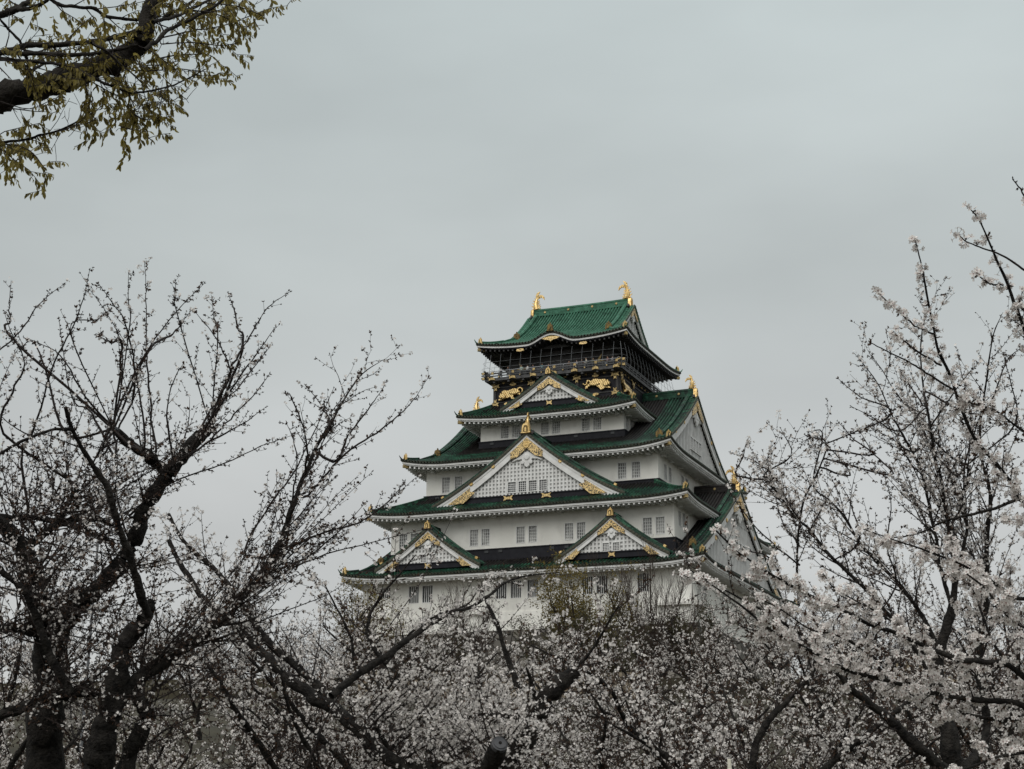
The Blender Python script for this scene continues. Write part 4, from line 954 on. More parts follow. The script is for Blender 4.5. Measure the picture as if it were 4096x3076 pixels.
def clump(x, k): return x if k == 1 else x**k/np.mean(x**k)
def finish(pl, root, bloom, lod, nfl=(2, 5), fsize=.019, budsize=.022, red=.35, sides=(10, 4, 3), end_boost=1., barkm=None, spread=.035, twigm=None, clumpy=1):
    """turn a grown plant into trunk, branches, buds, blossoms under its root"""
    rng = pl.rng; o = np.array(root.location); barkm = barkm or BARK
    if pl.big:
        V, F = tubes(pl.big, sides[0], .07); mesh_np('trunk', V-o, [F], barkm, root, True)
    th = [q for q in pl.thin if q[0, 3] > .006]; tn = [q for q in pl.thin if q[0, 3] <= .006]
    parts = []; b = 0; Fs = []
    for L, sd in ((th, sides[1]), (tn, sides[2])):
        if L: V, F = tubes(L, sd); parts.append(V); Fs.append(F+b); b += len(V)
    mesh_np('branches', np.vstack(parts)-o, [np.vstack(Fs)], twigm or TWIG, root, False)
    if not pl.nodes: return
    Np = np.array([n[0] for n in pl.nodes]); Nd = np.array([n[1] for n in pl.nodes]); Ne = np.array([n[2] for n in pl.nodes])
    # flowering patches: whole sprays open together
    pr = bloom*clump(1+.8*np.sin(Np[:, 0]*1.9+1.3*np.sin(Np[:, 2]*2.3))*np.sin(Np[:, 1]*1.7+Np[:, 2]*2.9), clumpy)*np.where(Ne > 0, end_boost, 1)
    fl = rng.random(len(Np)) < pr
    bud = ~fl
    k = 3; B = np.repeat(np.where(bud)[0], k); d = Nd[B]+rng.normal(0, .5, (len(B), 3))
    tv, tf = bud_tpl(); V, F = scatter(tv, tf, Np[B], frames(d, rng), budsize*rng.uniform(.6, 1.3, len(B)))
    if len(B): mesh_np('buds', V-o, F, BUD, root)
    I = np.where(fl)[0]
    if len(I):
        cnt = rng.integers(nfl[0], nfl[1]+1, len(I)); J = np.repeat(I, cnt); d = Nd[J]*.7+rng.normal(0, .75, (len(J), 3)); d /= np.linalg.norm(d, axis=1, keepdims=True)
        Pp = Np[J]+d*spread*rng.uniform(.6, 1.35, (len(J), 1))
        tv, tf, mi = flower_tpl(lod); V, F = scatter(tv, tf, Pp, frames(d+rng.normal(0, .35, d.shape), rng), fsize*rng.uniform(.8, 1.15, len(J)))
        if lod == 0:
            m_i = np.concatenate([np.zeros(len(F[0])), np.ones(len(F[1]))]); mesh_np('blossoms', V-o, F, [PETAL, STAMEN], root, False, m_i)
            # pedicels
            st = [np.array([[*Np[a], .0012], [*p, .0011]]) for a, p in zip(J, Pp)]
            V, Fq = tubes(st, 3); mesh_np('flower_stalks', V-o, [Fq], YLEAF, root)
        else: mesh_np('blossoms', V-o, F, PETAL, root)
    R = np.where(rng.random(len(Np)) < red)[0]
    if len(R):
        R = np.repeat(R, 3); d = Nd[R]+rng.normal(0, .6, (len(R), 3)); tv, tf = leaf_tpl(); fr = frames(d, rng); fr = np.stack([fr[:, :, 0], fr[:, :, 2], fr[:, :, 1]], 2)
        V, F = scatter(tv, tf, Np[R], fr, budsize*rng.uniform(.9, 1.7, len(R))); mesh_np('young_leaves', V-o, F, YLEAF, root)

def r1(x, y): return .5877*x, .5877*y
def r2(x, y): return .81374*x, 1000+.81374*y
def r3(x, y): return .81374*x, 1950+.81374*y
def r4(x, y): return 2900+.7827*x, 600+.7827*y
def r5(x, y): return 2700+.7079*x, 1900+.7079*y
def z4(x, y): return 1300+.81374*x, 2150+.81374*y
def T(f, pts, d0, d1, a, b):
    """a limb read off as picture points, given real depth d0..d1 and radius a..b"""
    n = len(pts); out = []
    for k, p in enumerate(pts):
        t = k/(n-1); x, y = f(*p); out.append([*P(x, y, d0+(d1-d0)*t), a+(b-a)*t])
    return out
def on_ground(px, py, d):                       # root of a tree: the ground below a limb
    q = P(px, py, d); return np.array([q[0], q[1], float(ground_h(q[0], q[1]))])
def px_of(f, p): return f(*p)

def dress(pl, limbs, sp=.30, L1=.9, L2=.34, step=.075, ang=.75, up=.05, tip=True, lev2=.16, toward=None, tw=0):
    """side branches, twigs and bud places on the given limbs"""
    for q in limbs:
        R = q[0, 3]; 
        k1 = pl.kids(q, sp, ang, lambda f: L1*(1.15-.75*f), .55, f0=.12, up=up, toward=toward, tw=tw)
        for c in k1:
            k2 = pl.kids(c, lev2, .8, lambda f: L2*(1.1-.6*f), .6, f0=.2, up=up*.6)
            pl.mark(c, step*1.2, .15)
            for e in k2: pl.mark(e, step, .2)
        if R < .03: pl.mark(q, step, .1)

# --- the two big old cherry trees on the left ------------------------------------------
def cherry_left_a():
    pl = Plant(11); D = 19.5
    base = on_ground(170, 2900, D); root = empty('cherry_tree', base, 'old dark cherry with a thick forked trunk, leftmost tree, mostly in bud', 'tree', 'cherry trees')
    tr = [[*base+np.array([0, 0, -.2]), .30], [*P(*r3(215, 1500), D), .235]]+T(r3, [(225, 1250), (225, 1050), (232, 880), (250, 740), (248, 660)], D, D, .20, .185)
    pl.limb(tr, 4, .10)
    A1 = pl.limb(T(r3, [(240, 690), (180, 480), (120, 320), (40, 210), (-80, 130), (-200, -60)], D, D-1.0, .15, .07), 4, .1)
    A2 = pl.limb(T(r3, [(250, 700), (330, 630), (420, 555), (540, 430), (640, 300)], D, D+.4, .13, .095)+T(r2, [(720, 1250), (850, 1080), (945, 950), (1035, 868)], D+.4, D+.8, .092, .075), 4, .08)
    A3 = pl.limb(T(r2, [(830, 1110), (770, 1050), (690, 990), (610, 925), (558, 885)], D+.7, D+.2, .075, .055), 3, .08)
    A4 = pl.limb(T(r3, [(235, 720), (150, 700), (60, 690), (-60, 705)], D, D-.8, .07, .05), 3, .1)
    A5 = pl.limb(T(r3, [(120, 300), (190, 250), (262, 195), (380, 155), (470, 150), (560, 190)], D-.2, D+1.2, .055, .03), 4, .12)
    A6 = pl.limb(T(r3, [(262, 195), (330, 90), (380, -10)]+[], D, D+.3, .04, .028), 4, .1)
    A7 = pl.limb(T(r3, [(-60, 1140), (60, 1100), (190, 1055), (330, 1020), (470, 1010), (560, 1060)], D-1.2, D-.3, .06, .05), 4, .1)
    A8 = pl.limb(T(r3, [(-40, 150), (90, 150), (200, 155), (330, 180), (450, 220), (560, 280)], D-.6, D+.8, .04, .03), 4, .12)
    A9 = pl.limb(T(r3, [(350, 1010), (270, 870), (200, 700), (150, 560), (90, 480), (10, 410), (-60, 300)], D-1.4, D-1.6, .05, .03), 4, .1)
    sh = [[(-60, 560), (0, 490), (100, 400), (200, 260), (325, 160)], [(60, 430), (52, 350), (45, 280), (55, 150)], [(110, 1000), (165, 880), (250, 600), (345, 400), (410, 240), (440, 100)], [(345, 400), (480, 340), (550, 285)],
          [(480, 1020), (555, 850), (585, 720), (600, 480), (530, 320), (430, 180)], [(600, 480), (545, 455), (500, 430), (475, 410)], [(760, 1010), (745, 830), (725, 560), (720, 400), (718, 200), (712, 60)], [(500, 980), (590, 760), (700, 530), (860, 310), (1003, 165)],
          [(870, 310), (862, 230), (862, 150)], [(730, 500), (850, 410), (900, 350), (942, 295)], [(1020, 865), (1080, 720), (1130, 600), (1085, 480), (1040, 400), (950, 295)], [(1130, 600), (1200, 470), (1260, 370), (1320, 280), (1425, 205)],
          [(1190, 490), (1170, 380), (1150, 290), (1120, 210)], [(1035, 870), (1060, 800), (1180, 620), (1270, 500), (1345, 390)], [(1070, 450), (1050, 320), (1038, 220)], [(640, 380), (630, 250), (632, 110)], [(655, 720), (660, 560), (610, 350), (545, 250), (485, 165)],
          [(950, 960), (1040, 780), (1160, 690), (1260, 560), (1330, 470)], [(700, 990), (700, 800), (660, 560), (665, 470)], [(590, 920), (420, 720), (300, 520), (150, 440)], [(330, 900), (220, 580), (160, 450), (100, 480)], [(800, 1080), (1000, 960), (1130, 830), (1240, 720), (1325, 610)],
          [(560, 1010), (450, 800), (350, 720), (290, 340)], [(900, 1010), (1110, 900), (1200, 850), (1310, 770)], [(20, 900), (60, 700), (120, 560), (60, 420), (20, 300)], [(-50, 800), (30, 600), (90, 480)], [(860, 1060), (820, 820), (850, 650), (900, 560)], [(640, 1300), (830, 1150), (1100, 1050), (1320, 950), (1440, 910)]]
    S = []
    for i, s_ in enumerate(sh):
        L = len(s_); q = pl.limb(pl.attach(T(r2, s_, D+.5*math.sin(i*1.7), D+1.2*math.sin(i*2.3), .016 if L > 3 else .009, .003)), 5, .5, big=False); S.append(q)
    S += [pl.whip([A1, A2, A3, A4, A5, A6, A7, A8, A9], 42 if k % 3 else 125, 32, .6, 1.7, .010, .6, 5.8) for k in range(110)]
    S += [pl.whip([A1, A4, A7, A8, A9], 35 if k % 2 else 15, 35, .8, 2.4, .011, .6, 4.2) for k in range(50)]
    dress(pl, [A1, A2, A3, A4, A5, A6, A8, A9], sp=.17, L1=1.35, L2=.46, up=.05, lev2=.14, ang=.85)
    dress(pl, [A7], sp=.16, L1=.9, L2=.35)
    for q in S:
        pl.mark(q, .055, .1)
        for c in pl.kids(q, .17, .65, lambda f: .34*(1.15-.9*f), .5, f0=.15, up=.06): pl.mark(c, .055, .2)
    finish(pl, root, .13, 1, nfl=(2, 4), red=.2, end_boost=2.6, budsize=.030, fsize=.020)
    for q in (A2, A3):
        g = MB(); c = Vector(q[-1, :3]-np.array(root.location)); t = Vector(q[-1, :3]-q[-2, :3]).normalized(); a = t.orthogonal().normalized(); b_ = t.cross(a); r = q[-1, 3]
        g.add([c+t*.015+(a*math.cos(k*.785)+b_*math.sin(k*.785))*r*(.9+.2*(k % 2)) for k in range(8)]+[c-t*.05+(a*math.cos(k*.785)+b_*math.sin(k*.785))*r for k in range(8)], [tuple(range(8))]+[(k, (k+1) % 8, 8+(k+1) % 8, 8+k) for k in range(8)]); g.build('cut_end', CUT, root)
def cherry_left_b():
    pl = Plant(12); D = 18
    base = on_ground(430, 2900, D); root = empty('cherry_tree', base, 'old leaning cherry with a sawn-off stub and a long limb reaching up towards the tower', 'tree', 'cherry trees')
    pl.limb([[*base+np.array([0, 0, -.2]), .23]]+T(r3, [(470, 1500), (490, 1330), (515, 1180), (545, 1030), (575, 900), (605, 790), (665, 705), (700, 665)], D, D+.2, .16, .085), 4, .12)
    pl.limb(T(r3, [(680, 690), (712, 640), (738, 600), (745, 552)], D+.2, D+.2, .085, .036), 4, .08)
    pl.limb([[*base+np.array([0, 0, -.2]), .16]]+T(r3, [(610, 1450), (660, 1280), (715, 1150), (735, 1105), (690, 1060), (655, 1005)], D+.6, D+.9, .12, .06), 4, .12)
    B1 = pl.limb(T(r3, [(560, 1110), (620, 1000), (700, 925), (800, 865), (900, 790), (1000, 720), (1100, 640), (1200, 530), (1300, 420), (1370, 290), (1420, 150), (1470, 0)], D, D+1.5, .085, .03)+T(r2, [(1500, 1100), (1560, 960), (1620, 860), (1700, 720), (1780, 610), (1882, 540)], D+1.5, D+2, .024, .003), 4, .06)
    B2 = pl.limb(T(r3, [(735, 640), (700, 560), (680, 480), (640, 340), (600, 240), (530, 0)], D, D-.6, .05, .034)+T(r2, [(500, 1120), (440, 1030), (385, 940), (345, 860), (322, 775)], D-.6, D-1, .03, .018), 4, .06)
    B4 = pl.limb(T(r2, [(350, 880), (250, 885), (130, 930), (0, 1000), (-100, 1060)], D-.9, D-1.6, .018, .012), 4, .1)
    sh = [(r2, [(1440, 1270), (1480, 1150), (1540, 1050), (1600, 920), (1690, 740), (1775, 595)]), (r2, [(1500, 1215), (1560, 1150), (1700, 1000), (1850, 900), (1950, 820), (2030, 740), (2103, 630)]), (r2, [(1500, 1090), (1510, 980), (1490, 870), (1430, 720), (1412, 708)]),
          (r2, [(1625, 860), (1570, 750), (1497, 660)]), (r2, [(1650, 1040), (1700, 930), (1760, 850), (1840, 740), (1890, 668)]), (r3, [(1090, 650), (1250, 500), (1400, 360), (1560, 230), (1750, 180), (1900, 80), (1990, -30)]), (r2, [(1380, 1475), (1560, 1400), (1760, 1340), (1900, 1240), (2060, 1105)]),
          (r3, [(1180, 560), (1300, 300), (1350, 150), (1400, -60)]), (r2, [(1400, 1480), (1440, 1200), (1460, 1050), (1440, 930), (1410, 855)]), (r2, [(1200, 1480), (1330, 1250), (1440, 1100), (1560, 860), (1640, 680)]), (r2, [(1640, 860), (1630, 800), (1710, 690)]), (r3, [(1160, 560), (1340, 420), (1530, 330), (1700, 180), (1800, 70)])]
    S = []
    for i, (f, s_) in enumerate(sh): S.append(pl.limb(pl.attach(T(f, s_, D+1.2+.4*math.sin(i*1.7), D+1.6+.9*math.sin(i*2.3), .017 if len(s_) > 4 else .009, .003)), 5, .4, big=False))
    for k in range(34): S.append(pl.whip([B1], 40, 14, 1.0, 2.6, .012, .5, 4.4))
    for k in range(26): S.append(pl.whip(pl.big, 60, 42, .7, 1.9, .010, .6, 3.6))
    dress(pl, [B1], sp=.15, L1=1.0, L2=.38, up=.05, lev2=.13); dress(pl, [B2, B4], sp=.15, L1=.8, L2=.3, up=.06)
    for q in S:
        pl.mark(q, .06, .1)
        for c in pl.kids(q, .20, .6, lambda f: .42*(1.15-.85*f), .5, f0=.12, up=.05):
            pl.mark(c, .06, .2)
    finish(pl, root, .13, 1, nfl=(2, 4), red=.2, end_boost=2.6, budsize=.030, fsize=.020)
def cherry_mid():
    pl = Plant(13); D = 21
    base = on_ground(1760, 2900, D); root = empty('cherry_tree', base, 'cherry with a sawn disc stub and a thick cut limb, in front of the blossom', 'tree', 'cherry trees')
    pl.limb([[*base+np.array([0, 0, -.2]), .26], [*P(*z4(860, 1500), D), .2]]+T(z4, [(900, 1150), (960, 1000), (1020, 900), (1060, 830), (1100, 775), (1165, 715), (1230, 655)], D, D+.3, .17, .105), 4, .10)
    pl.limb([[*base+np.array([0, 0, -.2]), .18], [*P(*z4(720, 1500), D-1.3), .14]]+T(z4, [(790, 1170), (830, 1080), (860, 1012)], D-1.6, D-2.0, .105, .085), 4, .05)
    C3 = pl.limb([[*base+np.array([0, 0, -.2]), .2]]+T(r3, [(2150, 1500), (2010, 1384), (1850, 1290), (1720, 1150), (1560, 1040), (1400, 920), (1250, 780), (1110, 645), (1010, 560), (900, 400), (830, 260)], D, D+2.5, .115, .03), 4, .08)
    C4 = pl.limb(T(r3, [(1700, 1140), (1590, 1010), (1480, 900), (1340, 780), (1190, 580), (1100, 450), (1000, 350), (900, 260), (830, 130)], D+1, D+3, .07, .02), 4, .08)
    C5 = pl.limb(T(z4, [(30, 780), (130, 700), (300, 580), (420, 490), (540, 410), (640, 360), (700, 350), (800, 290), (880, 225), (980, 190), (1150, 172)], D-1.5, D+1, .05, .006), 4, .1)
    C6 = pl.limb(T(z4, [(960, 760), (900, 600), (845, 430), (800, 330), (765, 255)], D+.5, D+1.5, .045, .012), 4, .1)
    C7 = pl.limb(T(z4, [(1000, 900), (880, 880), (760, 870), (640, 900)], D, D-.4, .03, .012), 4, .1)
    C8 = pl.limb(T(z4, [(1040, 800), (1010, 700), (990, 640)], D, D-.2, .035, .012), 4, .1)
    C9 = pl.limb(T(z4, [(300, 620), (420, 470), (560, 380), (700, 330), (760, 250), (860, 190)], D+1, D+2, .02, .006), 4, .1)
    C10 = pl.limb(T(r3, [(1500, 1384), (1650, 1050), (1900, 700), (2060, 480), (2150, 300), (2240, 110)], D-1, D+1, .014, .003), 4, .1, big=False)
    W = [pl.whip(pl.big, 45 if k % 2 else 128, 20, .7, 1.6, .011, .5, 3.0) for k in range(40)]
    W2 = [pl.whip([C3, C4], 36, 8, 1.4, 2.9, .013, .4, 3.2) for k in range(50)]
    dress(pl, [C3, C4], sp=.16, L1=1.05, L2=.38, up=.05, lev2=.12); pl.mark(C10, .12, .3)
    dress(pl, [C5, C9], sp=.16, L1=.55, L2=.22, up=.06, lev2=.10); dress(pl, [C6, C7, C8], sp=.16, L1=.7, L2=.3, up=.06)
    dress(pl, W, sp=.2, L1=.6, L2=.25)
    for q in W2:
        pl.mark(q, .07, .1)
        for c in pl.kids(q, .22, .6, lambda f: .36*(1.15-.85*f), .5, f0=.12, up=.05): pl.mark(c, .06, .2)
    finish(pl, root, .46, 1, nfl=(3, 5), red=.2, fsize=.022)
    g = MB(); q = P(*z4(860, 1012), D-2.0)-base; d = Vector(P(*z4(860, 1012), D-2.0)-P(*z4(830, 1080), D-1.8)).normalized(); a = d.orthogonal().normalized(); b_ = d.cross(a)
    for r, h, m in ((.098, 0, 0), (.075, .012, 0), (.02, .018, 1)):
        g.add([Vector(q)+d*h+(a*math.cos(k*.4488)+b_*math.sin(k*.4488))*r for k in range(14)]+[Vector(q)+d*(h-.06)+(a*math.cos(k*.4488)+b_*math.sin(k*.4488))*r for k in range(14)], [tuple(range(14))]+[(k, (k+1) % 14, 14+(k+1) % 14, 14+k) for k in range(14)], m)
    g.build('cut_end', [CUT, BARK], root)

# --- the near cherry on the right ------------------------------------------------------
def cherry_right_near():
    pl = Plant(21); D = 10.3
    base = on_ground(4750, 2900, D+.6); root = empty('cherry_tree', base, 'nearest cherry at the right edge, its arching boughs thick with large open white blossom', 'tree', 'cherry trees')
    h1, h2 = P(4650, 3050, D+.6), P(4500, 2760, D+.5)
    pl.limb([[*base+np.array([0, 0, -.2]), .2], [*h1, .15], [*h2, .12], [*P(4420, 2300, D+.6), .09], [*P(4380, 1800, D+.8), .06]], 4, .08)
    D1 = pl.limb([[*h2, .045]]+T(r5, [(2150, 1260), (1972, 1140), (1890, 1075), (1800, 1058), (1600, 1040), (1400, 962), (1250, 893), (1100, 842), (900, 740), (720, 660), (560, 570), (450, 500), (350, 430), (235, 318)], D, D-1.2, .020, .004), 4, .06)
    D2 = pl.limb([[*h1, .045]]+T(r5, [(2150, 1420), (1972, 1315), (1900, 1282), (1700, 1270), (1500, 1240), (1300, 1190), (1150, 1150), (1000, 1112), (850, 1040), (700, 960), (560, 890), (400, 760), (250, 650), (165, 590)], D, D-.8, .020, .004), 4, .06)
    D3 = pl.limb([[*h1, .04]]+T(r5, [(2150, 1450), (1972, 1372), (1850, 1385), (1650, 1350), (1450, 1290), (1300, 1225), (1150, 1195)], D+.2, D, .018, .005), 4, .06)
    D4 = pl.limb(T(r5, [(1890, 1072), (1800, 950), (1740, 800), (1700, 690), (1650, 560), (1560, 420), (1480, 330)], D, D+.5, .009, .003), 4, .08)
    D5 = pl.limb([[*P(4420, 2300, D+.6), .025]]+T(r4, [(1600, 1900), (1420, 1640), (1280, 1480), (1200, 1300), (1150, 1150), (1090, 1020), (1060, 880), (1040, 780), (1015, 640), (990, 530), (975, 470)], D, D-.5, .013, .003), 4, .05)
    D6 = pl.limb([[*P(4380, 1800, D+.8), .022]]+T(r4, [(1640, 1180), (1530, 920), (1450, 700), (1380, 540), (1330, 420), (1290, 345), (1250, 298)], D-.2, D-.8, .011, .0028), 4, .05)
    D8 = pl.limb([[*h1, .05]]+T(r5, [(2150, 1560), (1972, 1570), (1830, 1590), (1700, 1640), (1560, 1680)], D-.4, D-.9, .012, .005), 4, .08)
    D9 = pl.limb(T(r5, [(1550, 1240), (1400, 1000), (1300, 880), (1150, 780), (1000, 700), (900, 640), (840, 560)], D, D-.4, .009, .003), 4, .08)
    D10 = pl.limb(T(r5, [(1350, 1190), (1150, 1050), (1020, 960), (900, 900), (760, 870), (600, 760), (480, 700)], D, D-.3, .009, .003), 4, .08)
    D11 = pl.limb([[*P(4420, 2300, D+.6), .025]]+T(r5, [(2000, 700), (1850, 640), (1720, 560), (1560, 480), (1400, 420), (1250, 370), (1050, 300)], D+.2, D, .012, .003), 4, .08)
    D12 = pl.limb([[*P(4500, 2760, D+.5), .03]]+T(r5, [(2050, 900), (1900, 820), (1750, 640), (1650, 560)], D-.3, D-.5, .011, .004), 4, .08)
    D13 = pl.limb([[*P(4380, 1800, D+.8), .022]]+T(r4, [(1640, 1500), (1500, 1420), (1380, 1330), (1250, 1290), (1150, 1230)], D, D-.3, .009, .003), 4, .08)
    tw = []
    for f, s_ in ((r4, [(1068, 940), (1000, 912), (960, 890), (860, 800), (775, 725)]), (r4, [(1165, 1225), (1050, 1150), (950, 1090), (830, 1030), (745, 985)]), (r4, [(1105, 1100), (1000, 1040), (900, 960), (862, 938)]), (r4, [(1540, 620), (1440, 550), (1340, 510), (1250, 475), (1190, 434)]), (r4, [(1600, 330), (1520, 215), (1470, 150)]),
                  (r4, [(1420, 690), (1350, 680), (1290, 640)]), (r5, [(620, 610), (520, 460), (330, 420)]), (r5, [(260, 660), (160, 600), (30, 565)])):
        tw.append(pl.limb(T(f, s_, D-.3, D-.8, .007, .0028), 5, .4, big=False))
    heavy = [D1, D2, D3, D4, D8, D9, D10, D11, D12, D13]
    for q in heavy:
        L = np.linalg.norm(q[-1, :3]-q[0, :3])
        for c in pl.kids(q, .075, .85, lambda f: .27*(1.05-.75*f), .4, f0=.10, f1=.9, up=.05):
            pl.mark(c, .034, .3)
        q2 = q[len(q)//4:]; pl.mark(q2[:-len(q2)//5], .05, .05, 0); pl.mark(q2[-len(q2)//5-1:], .09, .1)
    for q, f1 in ((D5, .62), (D6, .7), (D13, .9)):
        for c in pl.kids(q, .06, .85, lambda f: .24*(1.05-.6*f), .4, f0=.1, f1=f1, up=.05): pl.mark(c, .032, .25)
    for q in (D5, D6):
        pl.mark(q[len(q)//3:], .06, .05)
        for c in pl.kids(q, .10, .8, lambda f: .22*max(0, 1.0-1.0*f), .35, f0=.2, f1=.75): pl.mark(c, .035, .3)
    n0 = len(pl.nodes)
    for q in tw: pl.mark(q, .07, .2)
    finish(pl, root, .60, 0, nfl=(4, 7), fsize=.0205, budsize=.021, red=.30, sides=(10, 6, 5), end_boost=1.5, spread=.033, clumpy=2)
def cherry_right_mid():
    pl = Plant(22); D = 21
    base = on_ground(3800, 2900, D); root = empty('cherry_tree', base, 'dark-limbed cherry behind the nearest blossom boughs, right of the tower, tall upright shoots', 'tree', 'cherry trees')
    pl.limb([[*base+np.array([0, 0, -.2]), .24]]+T(r5, [(1620, 1800), (1590, 1600), (1540, 1440), (1500, 1320), (1480, 1200), (1500, 1000), (1560, 760), (1590, 520), (1560, 300)], D, D+1, .13, .035), 4, .08)
    E1 = pl.limb([[*P(*r5(1600, 1760), D), .09]]+T(r5, [(1430, 1585), (1300, 1470), (1200, 1370), (1100, 1290), (1000, 1210), (900, 1100), (800, 1000)], D-.5, D-1, .07, .022), 4, .08)
    E2 = pl.limb(T(r5, [(1500, 1000), (1400, 800), (1250, 600), (1120, 470), (1040, 380), (960, 240), (870, 140), (780, 50)], D+.5, D+1.5, .032, .010)+T(r4, [(500, 1450), (430, 1440)], D+1.5, D+1.5, .010, .004), 4, .06)
    E3 = pl.limb(T(r5, [(1560, 740), (1500, 520), (1480, 380), (1440, 200), (1400, 0)], D+.5, D+1.2, .028, .018)+T(r4, [(960, 1550), (900, 1440), (850, 1350), (790, 1210), (720, 1110), (658, 1036)], D+1.2, D+1.5, .016, .003), 4, .06)
    E4 = pl.limb(T(r5, [(1590, 520), (1530, 200), (1500, 0)], D+1, D+1, .030, .02)+T(r4, [(1080, 1600), (1045, 1380), (1020, 1260), (1005, 1130), (1000, 980), (1025, 850), (1060, 780)], D+1, D+.5, .018, .003), 4, .06)
    E5 = pl.limb(T(r5, [(1590, 560), (1650, 300), (1620, 120)], D+1, D+1.3, .026, .02)+T(r4, [(1250, 1640), (1120, 1540), (1000, 1390), (880, 1250), (800, 1120), (738, 1040)], D+1.3, D+2, .018, .003), 4, .06)
    E6 = pl.limb(T(r5, [(1480, 1200), (1300, 900), (1050, 620), (860, 440), (760, 310), (670, 230), (580, 100), (500, 0)], D, D+.5, .028, .010)+T(r4, [(340, 1560), (285, 1425)], D+.5, D+.6, .009, .003), 4, .06)
    E7 = pl.limb(T(r5, [(700, 740), (690, 500), (700, 300), (735, 120), (800, 0)], D+.3, D+.5, .016, .012)+T(r4, [(520, 1500), (440, 1470), (410, 1455)], D+.5, D+.6, .01, .003), 4, .06)
    E8 = pl.limb(T(r5, [(1972, 120), (1800, 190), (1600, 240), (1500, 270), (1400, 320), (1280, 350), (1170, 352)], D-6, D-5.6, .016, .004), 4, .06)
    E9 = pl.limb([[*P(*r5(1610, 1700), D), .07]]+T(r5, [(1760, 1480), (1740, 1250), (1720, 1050), (1760, 700), (1760, 400), (1780, 100)], D+1, D+2, .055, .025)+T(r4, [(1300, 1500), (1340, 1150), (1370, 950), (1420, 830)], D+2, D+2, .018, .003), 4, .06)
    sh = [(r5, [(690, 500), (500, 340), (330, 130), (300, 40)]), (r4, [(230, 1661), (215, 1600), (228, 1525)]), (r4, [(60, 1661), (90, 1570), (115, 1475)]), (r4, [(240, 1661), (150, 1590), (25, 1545)]), (r4, [(640, 1661), (560, 1550), (460, 1450)]), (r4, [(760, 1560), (660, 1480), (575, 1385)]), (r4, [(850, 1661), (760, 1550), (690, 1440)]), (r4, [(950, 1540), (860, 1480), (720, 1405)]),
          (r4, [(890, 1440), (760, 1370), (645, 1310)]), (r4, [(850, 1350), (690, 1260), (580, 1170)]), (r4, [(1020, 1310), (950, 1210), (890, 1120)]), (r4, [(1050, 1420), (1180, 1220), (1300, 1080)]), (r4, [(1300, 1350), (1440, 1080), (1527, 1000)]), (r4, [(1200, 1661), (1260, 1400), (1200, 1100), (1190, 1020)]), (r4, [(1480, 1400), (1450, 1150), (1420, 1040)]),
          (r5, [(760, 310), (840, 170), (900, 60)]), (r5, [(1040, 380), (1000, 180), (930, 40)]), (r5, [(690, 380), (600, 250), (560, 60)]), (r5, [(1250, 600), (1200, 400), (1220, 150), (1180, 0)])]
    S = [pl.whip([E3, E4, E5, E9], 108, 16, .7, 1.7, .011, .5, 6.5) for k in range(54)]+[pl.whip([E2, E6], 128, 14, .5, 1.1, .009, .4, 6.) for k in range(26)]
    S += [pl.limb(pl.attach(T(f, s_, D+.8*math.sin(i*1.9), D+.8*math.sin(i*2.7), .012, .003), 2.), 5, .5, big=False) for i, (f, s_) in enumerate(sh)]
    dress(pl, [E1, E2, E3, E4, E5, E6, E9], sp=.14, L1=1.0, L2=.36, up=.06, lev2=.12); dress(pl, [E7], sp=.2, L1=.6, L2=.3, up=.06)
    pl.mark(E8, .1)
    for q in S:
        pl.mark(q, .055, .1)
        for c in pl.kids(q, .16, .7, lambda f: .32*(1.1-.9*f), .5, f0=.15, up=.06): pl.mark(c, .055, .2)
    finish(pl, root, .28, 1, nfl=(2, 5), red=.25, clumpy=2, end_boost=1.6, budsize=.028, fsize=.021)

# --- cherry trees behind: a few grown kinds, repeated ----------------------------------
def cherry_proto(seed, H=5.6, spread=3.6, bloom=.62, thick=1.):
    pl = Plant(seed); rng = pl.rng; root = empty('cherry_tree', (0, 0, 0))
    lean = rng.normal(0, .12, 2); h0 = H*rng.uniform(.2, .28)
    tr = pl.limb([[0, 0, -.4, .17*thick], [lean[0]*.4, lean[1]*.4, h0*.5, .14*thick], [lean[0], lean[1], h0, .12*thick]], 3, .1)
    n = rng.integers(5, 7); a0 = rng.uniform(0, 6.28); L1s = []
    for k in range(n):
        a = a0+k*2*math.pi/n+rng.normal(0, .25); R = spread*rng.uniform(.75, 1.1); top = H*rng.uniform(.72, 1.0) if k % 2 else H*rng.uniform(.55, .8)
        p = [[lean[0], lean[1], h0-.1, .085*thick]]
        for t in (.25, .5, .75, 1.): 
            rr = R*(t**.9); z = h0+(top-h0)*(t**(.75 if k % 2 else 1.1)); aa = a+rng.normal(0, .12); p.append([lean[0]+rr*math.cos(aa), lean[1]+rr*math.sin(aa), z, .07*thick*(1-t)+.010])
        L1s.append(pl.limb(p, 4, .15))
    p = [[lean[0], lean[1], h0-.1, .08*thick], [lean[0]+rng.normal(0, .3), lean[1]+rng.normal(0, .3), H*.55, .06], [lean[0]+rng.normal(0, .5), lean[1]+rng.normal(0, .5), H*.8, .03], [lean[0]+rng.normal(0, .6), lean[1]+rng.normal(0, .6), H, .01]]; L1s.append(pl.limb(p, 4, .15))
    for q in L1s:
        k1 = pl.kids(q, .30, .75, lambda f: 1.35*(1.1-.6*f), .5, f0=.15, up=.05)
        for c in k1:
            pl.mark(c, .11, .15)
            for e in pl.kids(c, .17, .75, lambda f: .62*(1.1-.5*f), .55, f0=.1, up=.05): pl.mark(e, .085, .1)
    for q in pl.thin: q[:, 3] = np.maximum(q[:, 3]*1.25, .0045)
    finish(pl, root, bloom, 2, nfl=(5, 9), fsize=.025, budsize=.036, red=.6, sides=(7, 3, 3), spread=.048, clumpy=1.5)
    return root
